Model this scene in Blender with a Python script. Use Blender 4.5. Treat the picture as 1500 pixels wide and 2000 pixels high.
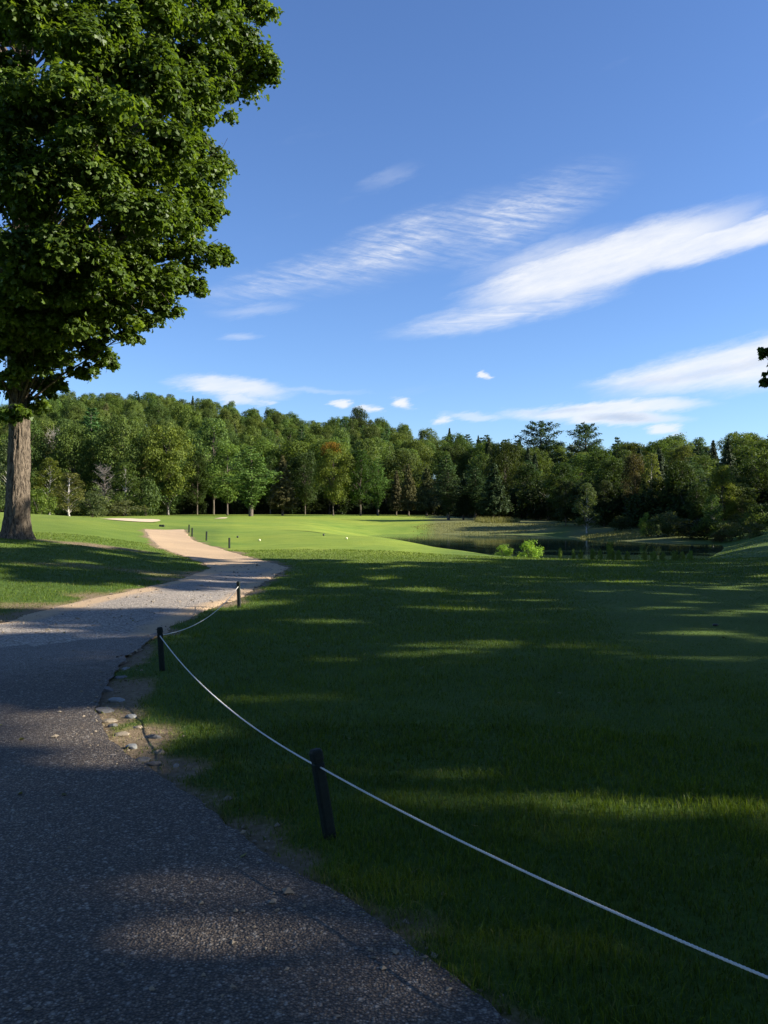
import bpy, bmesh, math, random
import numpy as np
from mathutils import Vector, Matrix

R = math.radians
rng = np.random.default_rng(7)
random.seed(7)
scene = bpy.context.scene
for o in list(bpy.data.objects):
    bpy.data.objects.remove(o)

# ------------------------------------------------------------------ camera
EYE = 1.65
F = 1632.0                       # focal length in pixels of a 1500 x 2000 frame
cam = bpy.data.cameras.new('camera')
cam_o = bpy.data.objects.new('camera', cam)
scene.collection.objects.link(cam_o)
cam_o.location = (0, 0, EYE)
cam_o.rotation_euler = (R(90), 0, 0)
cam.sensor_fit = 'VERTICAL'
cam.sensor_height = 24.0
cam.lens = 24.0 * F / 2000.0
cam.clip_start = 0.05
cam.clip_end = 6000
scene.camera = cam_o

# ------------------------------------------------------------------ sun, sky, exposure
SUN_EL, SUN_AZ = 25.0, 94.0      # azimuth clockwise from the viewing direction: the sun stands to the right
SKY_STRENGTH = 0.050
sun = bpy.data.lights.new('sun', 'SUN')
sun.energy = 5.0
sun.angle = R(0.53)
sun.color = (1.0, 0.93, 0.80)
sun_o = bpy.data.objects.new('sun', sun)
scene.collection.objects.link(sun_o)
sd = Vector((math.sin(R(SUN_AZ)) * math.cos(R(SUN_EL)), math.cos(R(SUN_AZ)) * math.cos(R(SUN_EL)), math.sin(R(SUN_EL))))
sun_o.rotation_euler = sd.to_track_quat('Z', 'Y').to_euler()
sun_o.location = sd * 60

vs = scene.view_settings
vs.view_transform = 'Standard'
vs.look = 'None'
vs.exposure = 1.45
vs.gamma = 1.0
vs.use_curve_mapping = False
scene.render.engine = 'CYCLES'
scene.cycles.use_denoising = True
scene.cycles.max_bounces = 6
scene.cycles.diffuse_bounces = 3
scene.cycles.glossy_bounces = 3
scene.cycles.transmission_bounces = 4
scene.cycles.transparent_max_bounces = 8
scene.cycles.sample_clamp_indirect = 6.0

world = bpy.data.worlds.new('World')
scene.world = world
world.use_nodes = True
wt = world.node_tree
wt.nodes.clear()


def N(t, kind, **kw):
    n = t.nodes.new(kind)
    for k, v in kw.items():
        if k == 'inp':
            for kk, vv in v.items():
                n.inputs[kk].default_value = vv
        else:
            setattr(n, k, v)
    return n


def L(t, a, b):
    t.links.new(a, b)


def math_n(t, op, a, b=None, clamp=False):
    n = t.nodes.new('ShaderNodeMath')
    n.operation = op
    n.use_clamp = clamp
    for i, v in enumerate((a, b)):
        if v is None:
            continue
        if isinstance(v, (int, float)):
            n.inputs[i].default_value = v
        else:
            t.links.new(v, n.inputs[i])
    return n.outputs[0]


def build_sky():
    t = wt
    out = N(t, 'ShaderNodeOutputWorld')
    bg = N(t, 'ShaderNodeBackground', inp={'Strength': SKY_STRENGTH})
    sky = N(t, 'ShaderNodeTexSky', sky_type='NISHITA')
    sky.sun_disc = False
    sky.sun_elevation = R(SUN_EL)
    sky.sun_rotation = R(SUN_AZ)
    sky.altitude = 250
    sky.air_density = 1.0
    sky.dust_density = 0.2
    sky.ozone_density = 1.6
    tc = N(t, 'ShaderNodeTexCoord')
    sep = N(t, 'ShaderNodeSeparateXYZ')
    L(t, tc.outputs['Generated'], sep.inputs[0])
    az = math_n(t, 'MULTIPLY', math_n(t, 'ARCTAN2', sep.outputs[0], sep.outputs[1]), F)
    hyp = math_n(t, 'SQRT', math_n(t, 'ADD', math_n(t, 'MULTIPLY', sep.outputs[0], sep.outputs[0]),
                                   math_n(t, 'MULTIPLY', sep.outputs[1], sep.outputs[1])))
    el = math_n(t, 'MULTIPLY', math_n(t, 'ARCTAN2', sep.outputs[2], hyp), F)
    co = N(t, 'ShaderNodeCombineXYZ')
    L(t, az, co.inputs[0]); L(t, el, co.inputs[1])
    # ragged edges: shift the sky coordinates by a streaky noise
    mp = N(t, 'ShaderNodeMapping', vector_type='TEXTURE')
    mp.inputs['Rotation'].default_value = (0, 0, R(12))
    mp.inputs['Scale'].default_value = (150, 34, 1)
    L(t, co.outputs[0], mp.inputs['Vector'])
    nz = N(t, 'ShaderNodeTexNoise', inp={'Scale': 1.0, 'Detail': 8.0, 'Roughness': 0.7})
    L(t, mp.outputs[0], nz.inputs['Vector'])
    sh = N(t, 'ShaderNodeVectorMath', operation='SUBTRACT')
    sh.inputs[1].default_value = (0.5, 0.5, 0.5)
    L(t, nz.outputs['Color'], sh.inputs[0])
    sc_ = N(t, 'ShaderNodeVectorMath', operation='MULTIPLY')
    sc_.inputs[1].default_value = (130, 40, 0)
    L(t, sh.outputs[0], sc_.inputs[0])
    wc = N(t, 'ShaderNodeVectorMath', operation='ADD')
    L(t, co.outputs[0], wc.inputs[0]); L(t, sc_.outputs[0], wc.inputs[1])

    def sky_pt(px, py):
        a = math.atan((px - 750) / F)
        return a * F, math.atan((1000 - py) / F * math.cos(a)) * F

    def blob(px, py, la, lb, ang, inner=0.25, gain=1.0, src=None):
        m = N(t, 'ShaderNodeMapping', vector_type='TEXTURE')
        a0, e0 = sky_pt(px, py)
        m.inputs['Location'].default_value = (a0, e0, 0)
        m.inputs['Rotation'].default_value = (0, 0, R(ang))
        m.inputs['Scale'].default_value = (la, lb, 1)
        L(t, (src or wc).outputs[0], m.inputs['Vector'])
        ln = N(t, 'ShaderNodeVectorMath', operation='LENGTH')
        L(t, m.outputs[0], ln.inputs[0])
        r = N(t, 'ShaderNodeMapRange', interpolation_type='SMOOTHSTEP')
        r.inputs['From Min'].default_value = 1.0
        r.inputs['From Max'].default_value = inner
        r.inputs['To Min'].default_value = 0.0
        r.inputs['To Max'].default_value = gain
        L(t, ln.outputs['Value'], r.inputs['Value'])
        return r.outputs[0]

    def total(vals, op='MAXIMUM'):
        v = vals[0]
        for w in vals[1:]:
            v = math_n(t, op, v, w)
        return v

    def ripples(ang, period, dist, lo):
        m = N(t, 'ShaderNodeMapping', vector_type='TEXTURE')
        m.inputs['Rotation'].default_value = (0, 0, R(ang))
        m.inputs['Scale'].default_value = (period * 7.5, period, 1)
        L(t, co.outputs[0], m.inputs['Vector'])
        n1 = N(t, 'ShaderNodeTexNoise', inp={'Scale': 0.45, 'Detail': 4.0, 'Roughness': 0.6, 'Distortion': 0.3})
        L(t, m.outputs[0], n1.inputs['Vector'])
        s2 = N(t, 'ShaderNodeSeparateXYZ')
        L(t, m.outputs[0], s2.inputs[0])
        ph = math_n(t, 'ADD', math_n(t, 'MULTIPLY', s2.outputs[1], 6.283), math_n(t, 'MULTIPLY', n1.outputs[0], dist))
        w = math_n(t, 'MULTIPLY', math_n(t, 'ADD', math_n(t, 'SINE', ph), 1.0), 0.5)
        n2 = N(t, 'ShaderNodeTexNoise', inp={'Scale': 1.15, 'Detail': 5.0, 'Roughness': 0.68, 'Distortion': 0.4})
        L(t, m.outputs[0], n2.inputs['Vector'])
        st = math_n(t, 'MULTIPLY', math_n(t, 'SUBTRACT', n2.outputs[0], 0.36), 3.2, True)
        w = math_n(t, 'ADD', math_n(t, 'MULTIPLY', w, 0.16), math_n(t, 'MULTIPLY', st, 0.86), True)
        r = N(t, 'ShaderNodeMapRange')
        r.inputs['To Min'].default_value = lo
        r.inputs['To Max'].default_value = 1.0
        L(t, w, r.inputs['Value'])
        return r.outputs[0]

    fib = N(t, 'ShaderNodeMapRange')
    fib.inputs['From Min'].default_value = 0.36
    fib.inputs['From Max'].default_value = 0.62
    fib.inputs['To Min'].default_value = 0.35
    L(t, nz.outputs['Fac'], fib.inputs['Value'])
    fibre = fib.outputs[0]

    # rippled streak
    c1 = total([blob(620, 530, 280, 46, 15, 0.0, 0.75), blob(800, 475, 280, 66, 20, 0.0, 0.95), blob(1010, 425, 260, 70, 18, 0.0, 0.85),
                blob(960, 500, 140, 50, -14, 0.1, 0.30)])
    c1 = math_n(t, 'MULTIPLY', math_n(t, 'MULTIPLY', c1, ripples(-9, 11.5, 8.0, 0.12)), fibre)
    # bright wedge reaching the right edge
    c2 = total([blob(1180, 512, 330, 58, 13, 0.45, 0.96), blob(1420, 470, 360, 34, 8, 0.35, 0.95), blob(1090, 545, 210, 46, 9, 0.3, 0.88), blob(1060, 500, 200, 34, 14, 0.0, 0.5)])
    c2b = total([blob(960, 618, 240, 32, 9, 0.2, 0.78), blob(1080, 585, 180, 36, 10, 0.2, 0.7)])
    c2b = math_n(t, 'MULTIPLY', c2b, ripples(0, 14.0, 6.0, 0.38))
    # right bank, low lens, left lens
    c3 = total([blob(1420, 712, 270, 46, 9, 0.35, 0.92), blob(1570, 690, 270, 58, 8, 0.4, 0.95), blob(1310, 736, 180, 18, 3, 0.3, 0.75)])
    c4 = total([blob(1180, 799, 225, 22, 2, 0.45, 0.94), blob(1200, 818, 150, 20, -2, 0.4, 0.92), blob(930, 812, 90, 10, -4, 0.2, 0.5)])
    c5 = total([blob(450, 757, 140, 24, -3, 0.35, 0.86), blob(465, 780, 60, 14, 0, 0.3, 0.7), blob(560, 760, 200, 8, -2, 0.2, 0.25)])
    # small fair-weather puffs
    puffs = total([blob(940, 732, 20, 13, 0, 0.2, 0.9, src=None), blob(792, 790, 32, 13, -12, 0.2, 0.95), blob(676, 788, 24, 11, 0, 0.2, 0.9),
                   blob(722, 800, 30, 9, 0, 0.2, 0.85), blob(868, 818, 28, 13, 0, 0.2, 0.8), blob(1300, 840, 40, 14, 0, 0.2, 0.8), blob(520, 783, 26, 8, 0, 0.2, 0.5)])
    # faint veils, in view and all round the sky
    veil_m = N(t, 'ShaderNodeMapping', vector_type='TEXTURE')
    veil_m.inputs['Rotation'].default_value = (0, 0, R(14))
    veil_m.inputs['Scale'].default_value = (700, 150, 1)
    L(t, co.outputs[0], veil_m.inputs['Vector'])
    vn = N(t, 'ShaderNodeTexNoise', inp={'Scale': 1.0, 'Detail': 5.0, 'Roughness': 0.6})
    L(t, veil_m.outputs[0], vn.inputs['Vector'])
    vr = N(t, 'ShaderNodeMapRange', interpolation_type='SMOOTHSTEP')
    vr.inputs['From Min'].default_value = 0.58
    vr.inputs['From Max'].default_value = 0.85
    vr.inputs['To Max'].default_value = 0.25
    L(t, vn.outputs['Fac'], vr.inputs['Value'])
    veils = total([vr.outputs[0], blob(500, 605, 110, 16, 8, 0.0, 0.25), blob(755, 345, 80, 22, 22, 0.0, 0.14), blob(470, 655, 50, 10, 5, 0.0, 0.3)])
    solid = math_n(t, 'MULTIPLY', total([c2, c3, c4, c5]), math_n(t, 'ADD', math_n(t, 'MULTIPLY', fibre, 0.35), 0.65))
    dens = total([c1, solid, c2b, puffs, veils], 'MAXIMUM')
    dens = math_n(t, 'MINIMUM', dens, 0.97)
    # grey undersides
    grey = total([blob(1215, 818, 95, 15, -3, 0.1, 0.75), blob(1090, 800, 110, 7, 3, 0.1, 0.4), blob(1400, 725, 300, 14, 8, 0.1, 0.35),
                  blob(1500, 770, 60, 16, 0, 0.1, 0.5)])
    cc = N(t, 'ShaderNodeMixRGB')
    cc.inputs[1].default_value = (6.9, 7.1, 7.5, 1)
    cc.inputs[2].default_value = (3.8, 4.4, 5.6, 1)
    L(t, grey, cc.inputs[0])
    mix = N(t, 'ShaderNodeMixRGB')
    L(t, dens, mix.inputs[0])
    deep = N(t, 'ShaderNodeMixRGB', blend_type='MULTIPLY')     # a clear northern summer blue
    deep.inputs[0].default_value = 1.0
    deep.inputs[2].default_value = (0.82, 1.05, 1.47, 1)
    L(t, sky.outputs[0], deep.inputs[1])
    L(t, deep.outputs[0], mix.inputs[1])
    L(t, cc.outputs[0], mix.inputs[2])
    L(t, mix.outputs[0], bg.inputs['Color'])
    L(t, bg.outputs[0], out.inputs[0])


build_sky()

# ------------------------------------------------------------------ helpers
COL = scene.collection


def tag(o, label=None, cat=None, group=None, kind=None):
    if label: o['label'] = label
    if cat: o['category'] = cat
    if group: o['group'] = group
    if kind: o['kind'] = kind
    return o


def empty(name, loc, rz=0.0, scale=None):
    o = bpy.data.objects.new(name, None)
    o.empty_display_size = 0.3
    COL.objects.link(o)
    o.location = loc
    o.rotation_euler = (0, 0, rz)
    if scale: o.scale = scale
    return o


def mesh_np(name, V, faces_flat, counts, mats, smooth=False, attrs=None):
    """mesh from flat numpy arrays; counts = loops per face"""
    me = bpy.data.meshes.new(name)
    V = np.asarray(V, np.float32)
    faces_flat = np.asarray(faces_flat, np.int32)
    counts = np.asarray(counts, np.int32)
    me.vertices.add(len(V))
    me.vertices.foreach_set('co', V.ravel())
    me.loops.add(len(faces_flat))
    me.loops.foreach_set('vertex_index', faces_flat)
    me.polygons.add(len(counts))
    st = np.zeros(len(counts), np.int32)
    st[1:] = np.cumsum(counts)[:-1]
    me.polygons.foreach_set('loop_start', st)
    me.polygons.foreach_set('loop_total', counts)
    me.polygons.foreach_set('use_smooth', np.full(len(counts), bool(smooth)))
    if attrs:
        for k, v in attrs.items():
            a = me.attributes.new(k, 'FLOAT', 'POINT')
            a.data.foreach_set('value', np.asarray(v, np.float32))
    me.update(calc_edges=True)
    for m in (mats if isinstance(mats, (list, tuple)) else [mats]):
        me.materials.append(m)
    return me


def link(name, me, parent=None):
    o = bpy.data.objects.new(name, me)
    COL.objects.link(o)
    if parent: o.parent = parent
    return o


class MB:
    """collects shapes, becomes one mesh"""
    def __init__(s):
        s.V, s.F = [], []

    def add(s, V, Fc):
        b = len(s.V)
        s.V += [tuple(v) for v in V]
        s.F += [tuple(i + b for i in f) for f in Fc]

    def tube(s, pts, rad, sides=8, cap=True):
        pts = [Vector(p) for p in pts]
        n = len(pts)
        if isinstance(rad, (int, float)): rad = [rad] * n
        V, Fc = [], []
        ref = Vector((0.13, 1, 0.07)).normalized()
        for i, p in enumerate(pts):
            d = (pts[min(i + 1, n - 1)] - pts[max(i - 1, 0)]).normalized()
            a = d.cross(ref)
            if a.length < 1e-3: a = d.cross(Vector((1, 0, 0)))
            a.normalize(); b = d.cross(a).normalized()
            for k in range(sides):
                t = 2 * math.pi * k / sides
                V.append(p + (a * math.cos(t) + b * math.sin(t)) * rad[i])
        for i in range(n - 1):
            for k in range(sides):
                k2 = (k + 1) % sides
                Fc.append((i * sides + k, i * sides + k2, (i + 1) * sides + k2, (i + 1) * sides + k))
        if cap:
            Fc.append(tuple(range((n - 1) * sides, n * sides)))
            Fc.append(tuple(reversed(range(sides))))
        s.add(V, Fc)

    def mesh(s, name, mats, smooth=True):
        me = bpy.data.meshes.new(name)
        me.from_pydata(s.V, [], s.F)
        me.polygons.foreach_set('use_smooth', [smooth] * len(me.polygons))
        for m in (mats if isinstance(mats, (list, tuple)) else [mats]):
            me.materials.append(m)
        bm = bmesh.new(); bm.from_mesh(me)
        bmesh.ops.recalc_face_normals(bm, faces=bm.faces)
        bm.to_mesh(me); bm.free()
        me.update()
        return me


_tab = np.random.default_rng(3).random((256, 256))


def vnoise(x, y):
    xi = np.floor(x).astype(int); yi = np.floor(y).astype(int)
    fx = x - xi; fy = y - yi
    fx = fx * fx * (3 - 2 * fx); fy = fy * fy * (3 - 2 * fy)
    a = _tab[xi & 255, yi & 255]; b = _tab[(xi + 1) & 255, yi & 255]
    c = _tab[xi & 255, (yi + 1) & 255]; d = _tab[(xi + 1) & 255, (yi + 1) & 255]
    return (a * (1 - fx) + b * fx) * (1 - fy) + (c * (1 - fx) + d * fx) * fy


def fbm(x, y, o=4):
    s = 0; a = 0.5; t = 0
    for i in range(o):
        s = s + a * vnoise(x * 2 ** i + 17.3 * i, y * 2 ** i + 5.1 * i); t += a; a *= 0.5
    return s / t


def sstep(a, b, x):
    t = np.clip((x - a) / (b - a), 0, 1)
    return t * t * (3 - 2 * t)


# ------------------------------------------------------------------ materials
def mat(name):
    m = bpy.data.materials.new(name)
    m.use_nodes = True
    t = m.node_tree
    bsdf = t.nodes['Principled BSDF']
    return m, t, bsdf


def ramp(t, fac, stops, interp='LINEAR'):
    r = t.nodes.new('ShaderNodeValToRGB')
    r.color_ramp.interpolation = interp
    e = r.color_ramp.elements
    while len(e) < len(stops): e.new(0.5)
    for el_, (p, c) in zip(e, stops):
        el_.position = p
        el_.color = (*c, 1) if len(c) == 3 else c
    t.links.new(fac, r.inputs[0])
    return r.outputs[0]


def noise(t, vec, scale, detail=4, rough=0.55, dist=0.0):
    n = N(t, 'ShaderNodeTexNoise', inp={'Scale': scale, 'Detail': detail, 'Roughness': rough, 'Distortion': dist})
    if vec is not None: L(t, vec, n.inputs['Vector'])
    return n.outputs['Fac']


def mixc(t, fac, a, b, mode='MIX'):
    n = N(t, 'ShaderNodeMixRGB', blend_type=mode)
    for i, v in enumerate((fac, a, b)):
        if isinstance(v, (int, float)): n.inputs[i].default_value = v
        elif isinstance(v, tuple): n.inputs[i].default_value = (*v, 1) if len(v) == 3 else v
        else: L(t, v, n.inputs[i])
    return n.outputs[0]


def bump(t, bsdf, h, strength, dist):
    b = N(t, 'ShaderNodeBump', inp={'Strength': strength, 'Distance': dist})
    L(t, h, b.inputs['Height'])
    L(t, b.outputs[0], bsdf.inputs['Normal'])


def attr(t, name):
    a = N(t, 'ShaderNodeAttribute', attribute_name=name)
    return a.outputs['Fac']


def make_ground_mat():
    m, t, b = mat('turf_and_soil')
    co = N(t, 'ShaderNodeTexCoord').outputs['Object']
    n_big = noise(t, co, 0.06, 3)
    n_mid = noise(t, co, 0.9, 4)
    n_fine = noise(t, co, 22, 5, 0.7)
    n_x = noise(t, co, 90, 3, 0.7)
    rough_g = ramp(t, n_fine, [(0.25, (0.036, 0.066, 0.012)), (0.55, (0.072, 0.122, 0.021)), (0.8, (0.112, 0.160, 0.032))])
    mown = ramp(t, n_fine, [(0.2, (0.180, 0.240, 0.032)), (0.8, (0.245, 0.305, 0.050))])
    g = mixc(t, attr(t, 'mown'), rough_g, mown)
    var = ramp(t, n_mid, [(0.3, (0.82, 0.86, 0.75)), (0.7, (1.12, 1.08, 1.1))])
    g = mixc(t, 1.0, g, var, 'MULTIPLY')
    var2 = ramp(t, n_big, [(0.35, (0.78, 0.88, 0.85)), (0.65, (1.16, 1.08, 1.0))])
    g = mixc(t, 1.0, g, var2, 'MULTIPLY')
    mot = ramp(t, noise(t, co, 0.28, 5, 0.6), [(0.3, (0.84, 0.90, 0.82)), (0.7, (1.12, 1.07, 1.05))])
    g = mixc(t, 1.0, g, mot, 'MULTIPLY')
    wv = N(t, 'ShaderNodeTexWave', inp={'Scale': 0.085, 'Distortion': 1.2, 'Detail': 2.0, 'Detail Scale': 0.4})
    wm = N(t, 'ShaderNodeMapping'); wm.inputs['Rotation'].default_value = (0, 0, R(24))
    L(t, co, wm.inputs['Vector']); L(t, wm.outputs[0], wv.inputs['Vector'])
    band = ramp(t, wv.outputs['Fac'], [(0.35, (0.91, 0.94, 0.9)), (0.65, (1.06, 1.03, 1.0))])
    g = mixc(t, attr(t, 'mown'), g, mixc(t, 1.0, g, band, 'MULTIPLY'))
    soil = ramp(t, n_fine, [(0.2, (0.085, 0.060, 0.036)), (0.55, (0.20, 0.148, 0.090)), (0.85, (0.37, 0.29, 0.19))])
    dry = ramp(t, n_fine, [(0.2, (0.10, 0.085, 0.03)), (0.8, (0.22, 0.18, 0.08))])
    d = attr(t, 'dirt')
    dn = math_n(t, 'ADD', d, math_n(t, 'MULTIPLY', math_n(t, 'SUBTRACT', n_mid, 0.5), 0.6))
    dn = math_n(t, 'ADD', dn, math_n(t, 'MULTIPLY', math_n(t, 'SUBTRACT', n_fine, 0.5), 0.7))
    f1 = ramp(t, dn, [(0.22, (0, 0, 0)), (0.45, (1, 1, 1))])
    f2 = ramp(t, dn, [(0.48, (0, 0, 0)), (0.72, (1, 1, 1))])
    g = mixc(t, math_n(t, 'MULTIPLY', f1, 0.8), g, dry)
    g = mixc(t, f2, g, soil)
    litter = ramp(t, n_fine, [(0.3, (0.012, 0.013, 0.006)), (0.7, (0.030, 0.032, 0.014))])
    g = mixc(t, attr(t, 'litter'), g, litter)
    tan = ramp(t, n_fine, [(0.2, (0.08, 0.085, 0.028)), (0.8, (0.17, 0.165, 0.065))])
    g = mixc(t, attr(t, 'meadow'), g, tan)
    L(t, g, b.inputs['Base Color'])
    b.inputs['Roughness'].default_value = 0.9
    b.inputs['Specular IOR Level'].default_value = 0.15
    h = math_n(t, 'ADD', math_n(t, 'MULTIPLY', n_fine, 1.0), math_n(t, 'MULTIPLY', n_x, 0.5))
    bump(t, b, h, 0.7, 0.03)
    return m


def make_road_mat():
    m, t, b = mat('worn_asphalt')
    co = N(t, 'ShaderNodeTexCoord').outputs['Object']
    v = N(t, 'ShaderNodeTexVoronoi', inp={'Scale': 95.0, 'Randomness': 1.0})
    L(t, co, v.inputs['Vector'])
    v2 = N(t, 'ShaderNodeTexVoronoi', inp={'Scale': 48.0, 'Randomness': 1.0})
    L(t, co, v2.inputs['Vector'])
    sx = N(t, 'ShaderNodeSeparateColor'); L(t, v.outputs['Color'], sx.inputs[0])
    s2 = N(t, 'ShaderNodeSeparateColor'); L(t, v2.outputs['Color'], s2.inputs[0])
    chip = ramp(t, sx.outputs[0], [(0.0, (0.066, 0.048, 0.032)), (0.45, (0.126, 0.093, 0.062)), (0.8, (0.190, 0.145, 0.100)), (1.0, (0.30, 0.265, 0.22))])
    edge = ramp(t, v.outputs['Distance'], [(0.25, (1, 1, 1)), (0.62, (0.22, 0.22, 0.24))])
    c = mixc(t, 1.0, chip, edge, 'MULTIPLY')
    big = ramp(t, s2.outputs[1], [(0.92, (0, 0, 0)), (0.95, (1, 1, 1))])
    inside = ramp(t, v2.outputs['Distance'], [(0.28, (1, 1, 1)), (0.40, (0, 0, 0))])
    c = mixc(t, mixc(t, 0.7, big, inside, 'MULTIPLY'), c, (0.26, 0.235, 0.20))
    wear = ramp(t, noise(t, co, 0.7, 6, 0.65), [(0.3, (0.66, 0.66, 0.68)), (0.7, (1.28, 1.24, 1.18))])
    c = mixc(t, 1.0, c, wear, 'MULTIPLY')
    dust = ramp(t, math_n(t, 'ADD', attr(t, 'edge'), math_n(t, 'MULTIPLY', math_n(t, 'SUBTRACT', noise(t, co, 7, 6, 0.7), 0.5), 1.3)),
                [(0.42, (0, 0, 0)), (0.95, (0.85, 0.85, 0.85))])
    grit = ramp(t, sx.outputs[1], [(0.0, (0.20, 0.165, 0.13)), (0.6, (0.34, 0.285, 0.23)), (1.0, (0.50, 0.43, 0.35))])
    c = mixc(t, dust, c, mixc(t, 1.0, grit, edge, 'MULTIPLY'))
    L(t, c, b.inputs['Base Color'])
    b.inputs['Roughness'].default_value = 0.75
    h = math_n(t, 'ADD', math_n(t, 'SUBTRACT', 1.0, v.outputs['Distance']), math_n(t, 'MULTIPLY', inside, 0.6))
    bump(t, b, h, 0.9, 0.008)
    return m


def make_gravel_mat():
    m, t, b = mat('packed_gravel')
    co = N(t, 'ShaderNodeTexCoord').outputs['Object']
    v = N(t, 'ShaderNodeTexVoronoi', inp={'Scale': 38.0, 'Randomness': 1.0})
    L(t, co, v.inputs['Vector'])
    sx = N(t, 'ShaderNodeSeparateColor'); L(t, v.outputs['Color'], sx.inputs[0])
    stone = ramp(t, sx.outputs[0], [(0.0, (0.20, 0.17, 0.14)), (0.5, (0.34, 0.29, 0.24)), (1.0, (0.50, 0.44, 0.37))])
    edge = ramp(t, v.outputs['Distance'], [(0.3, (1, 1, 1)), (0.7, (0.55, 0.53, 0.50))])
    stone = mixc(t, 1.0, stone, edge, 'MULTIPLY')
    sand = ramp(t, noise(t, co, 30, 5, 0.7), [(0.25, (0.34, 0.225, 0.125)), (0.75, (0.50, 0.36, 0.215))])
    f = ramp(t, math_n(t, 'ADD', attr(t, 'sand'), math_n(t, 'MULTIPLY', math_n(t, 'SUBTRACT', noise(t, co, 0.8, 5), 0.5), 1.1)),
             [(0.3, (0, 0, 0)), (0.7, (1, 1, 1))])
    c = mixc(t, f, stone, sand)
    wear = ramp(t, noise(t, co, 0.35, 4), [(0.3, (0.84, 0.84, 0.85)), (0.7, (1.1, 1.1, 1.1))])
    c = mixc(t, 1.0, c, wear, 'MULTIPLY')
    L(t, c, b.inputs['Base Color'])
    b.inputs['Roughness'].default_value = 0.9
    bump(t, b, math_n(t, 'SUBTRACT', 1.0, v.outputs['Distance']), 0.8, 0.02)
    return m


def leaf_mat(name, use_obj=True, base=(0.05, 0.1, 0.02), trans=0.35, gloss=0.35, spread=0.55):
    m, t, b = mat(name)
    out = t.nodes['Material Output']
    if use_obj:
        oi = N(t, 'ShaderNodeObjectInfo')
        col = oi.outputs['Color']
    else:
        rgb = N(t, 'ShaderNodeRGB'); rgb.outputs[0].default_value = (*base, 1)
        col = rgb.outputs[0]
    vv = attr(t, 'tint')
    fac = ramp(t, vv, [(0.0, (1 - spread, 1 - spread, 1 - spread * 1.1)), (0.6, (1.0, 1.0, 1.0)), (1.0, (1 + spread * 1.1, 1 + spread * 0.75, 1 + spread * 0.3))])
    c = mixc(t, 1.0, col, fac, 'MULTIPLY')
    L(t, c, b.inputs['Base Color'])
    b.inputs['Roughness'].default_value = 0.5
    b.inputs['Specular IOR Level'].default_value = gloss
    tr = N(t, 'ShaderNodeBsdfTranslucent')
    tc = mixc(t, 1.0, c, (1.5, 1.45, 0.55), 'MULTIPLY')
    L(t, tc, tr.inputs['Color'])
    mx = N(t, 'ShaderNodeMixShader', inp={'Fac': trans})
    L(t, b.outputs[0], mx.inputs[1]); L(t, tr.outputs[0], mx.inputs[2])
    L(t, mx.outputs[0], out.inputs['Surface'])
    return m


def bark_mat(name, c0, c1, sc=3.0):
    m, t, b = mat(name)
    co = N(t, 'ShaderNodeTexCoord').outputs['Object']
    mp = N(t, 'ShaderNodeMapping'); mp.inputs['Scale'].default_value = (sc * 3, sc * 3, sc * 0.8)
    L(t, co, mp.inputs['Vector'])
    n = noise(t, mp.outputs[0], 1.6, 6, 0.7, 0.6)
    c = ramp(t, n, [(0.36, c0), (0.62, c1)])
    L(t, c, b.inputs['Base Color'])
    b.inputs['Roughness'].default_value = 0.9
    b.inputs['Specular IOR Level'].default_value = 0.2
    bump(t, b, n, 1.0, 0.09)
    return m


def plain(name, c, rough=0.6, nz=0.25, scale=30, spec=0.4, bmp=0.2):
    m, t, b = mat(name)
    co = N(t, 'ShaderNodeTexCoord').outputs['Object']
    n = noise(t, co, scale, 5, 0.6)
    cc = ramp(t, n, [(0.25, tuple(x * (1 - nz) for x in c)), (0.75, tuple(x * (1 + nz) for x in c))])
    L(t, cc, b.inputs['Base Color'])
    b.inputs['Roughness'].default_value = rough
    b.inputs['Specular IOR Level'].default_value = spec
    bump(t, b, n, bmp, 0.01)
    return m


M = {}
M['ground'] = make_ground_mat()
M['road'] = make_road_mat()
M['gravel'] = make_gravel_mat()
M['leaf'] = leaf_mat('tree_leaves', gloss=0.08)
M['needle'] = leaf_mat('conifer_needles', trans=0.15, gloss=0.08, spread=0.5)
M['maple_leaf'] = leaf_mat('maple_leaves', trans=0.45, gloss=0.28, spread=0.6)
M['blade'] = leaf_mat('grass_blades', False, (0.090, 0.142, 0.012), 0.36, 0.22, 0.75)
M['dry_blade'] = leaf_mat('dry_grass_blades', False, (0.155, 0.160, 0.055), 0.2, 0.1, 0.5)
M['maple_bark'] = bark_mat('furrowed_maple_bark', (0.022, 0.017, 0.013), (0.215, 0.170, 0.122), 4.2)
M['bark'] = bark_mat('grey_brown_bark', (0.050, 0.040, 0.032), (0.16, 0.13, 0.10), 2.0)
M['pale_bark'] = bark_mat('pale_birch_bark', (0.20, 0.18, 0.16), (0.50, 0.47, 0.43), 1.5)
M['post'] = plain('dark_green_post_paint', (0.007, 0.013, 0.011), 0.6, 0.4, 40, 0.2, 0.3)
M['rope'] = plain('white_rope_fibre', (0.62, 0.61, 0.57), 0.8, 0.18, 160, 0.2, 0.3)
M['stone'] = plain('grey_field_stone', (0.11, 0.105, 0.10), 0.7, 0.45, 14, 0.35, 0.6)
M['tan_stone'] = plain('tan_field_stone', (0.22, 0.18, 0.13), 0.8, 0.4, 14, 0.3, 0.6)
M['pale_stone'] = plain('pale_slab_stone', (0.20, 0.20, 0.19), 0.5, 0.25, 14, 0.5, 0.4)
M['sand'] = plain('bunker_sand', (0.50, 0.40, 0.27), 0.95, 0.12, 4, 0.1, 0.4)
M['marker_pale'] = plain('pale_yellow_marker_paint', (0.75, 0.72, 0.45), 0.4, 0.08)
M['marker_dark'] = plain('dark_marker_paint', (0.03, 0.032, 0.03), 0.4, 0.2)
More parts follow.
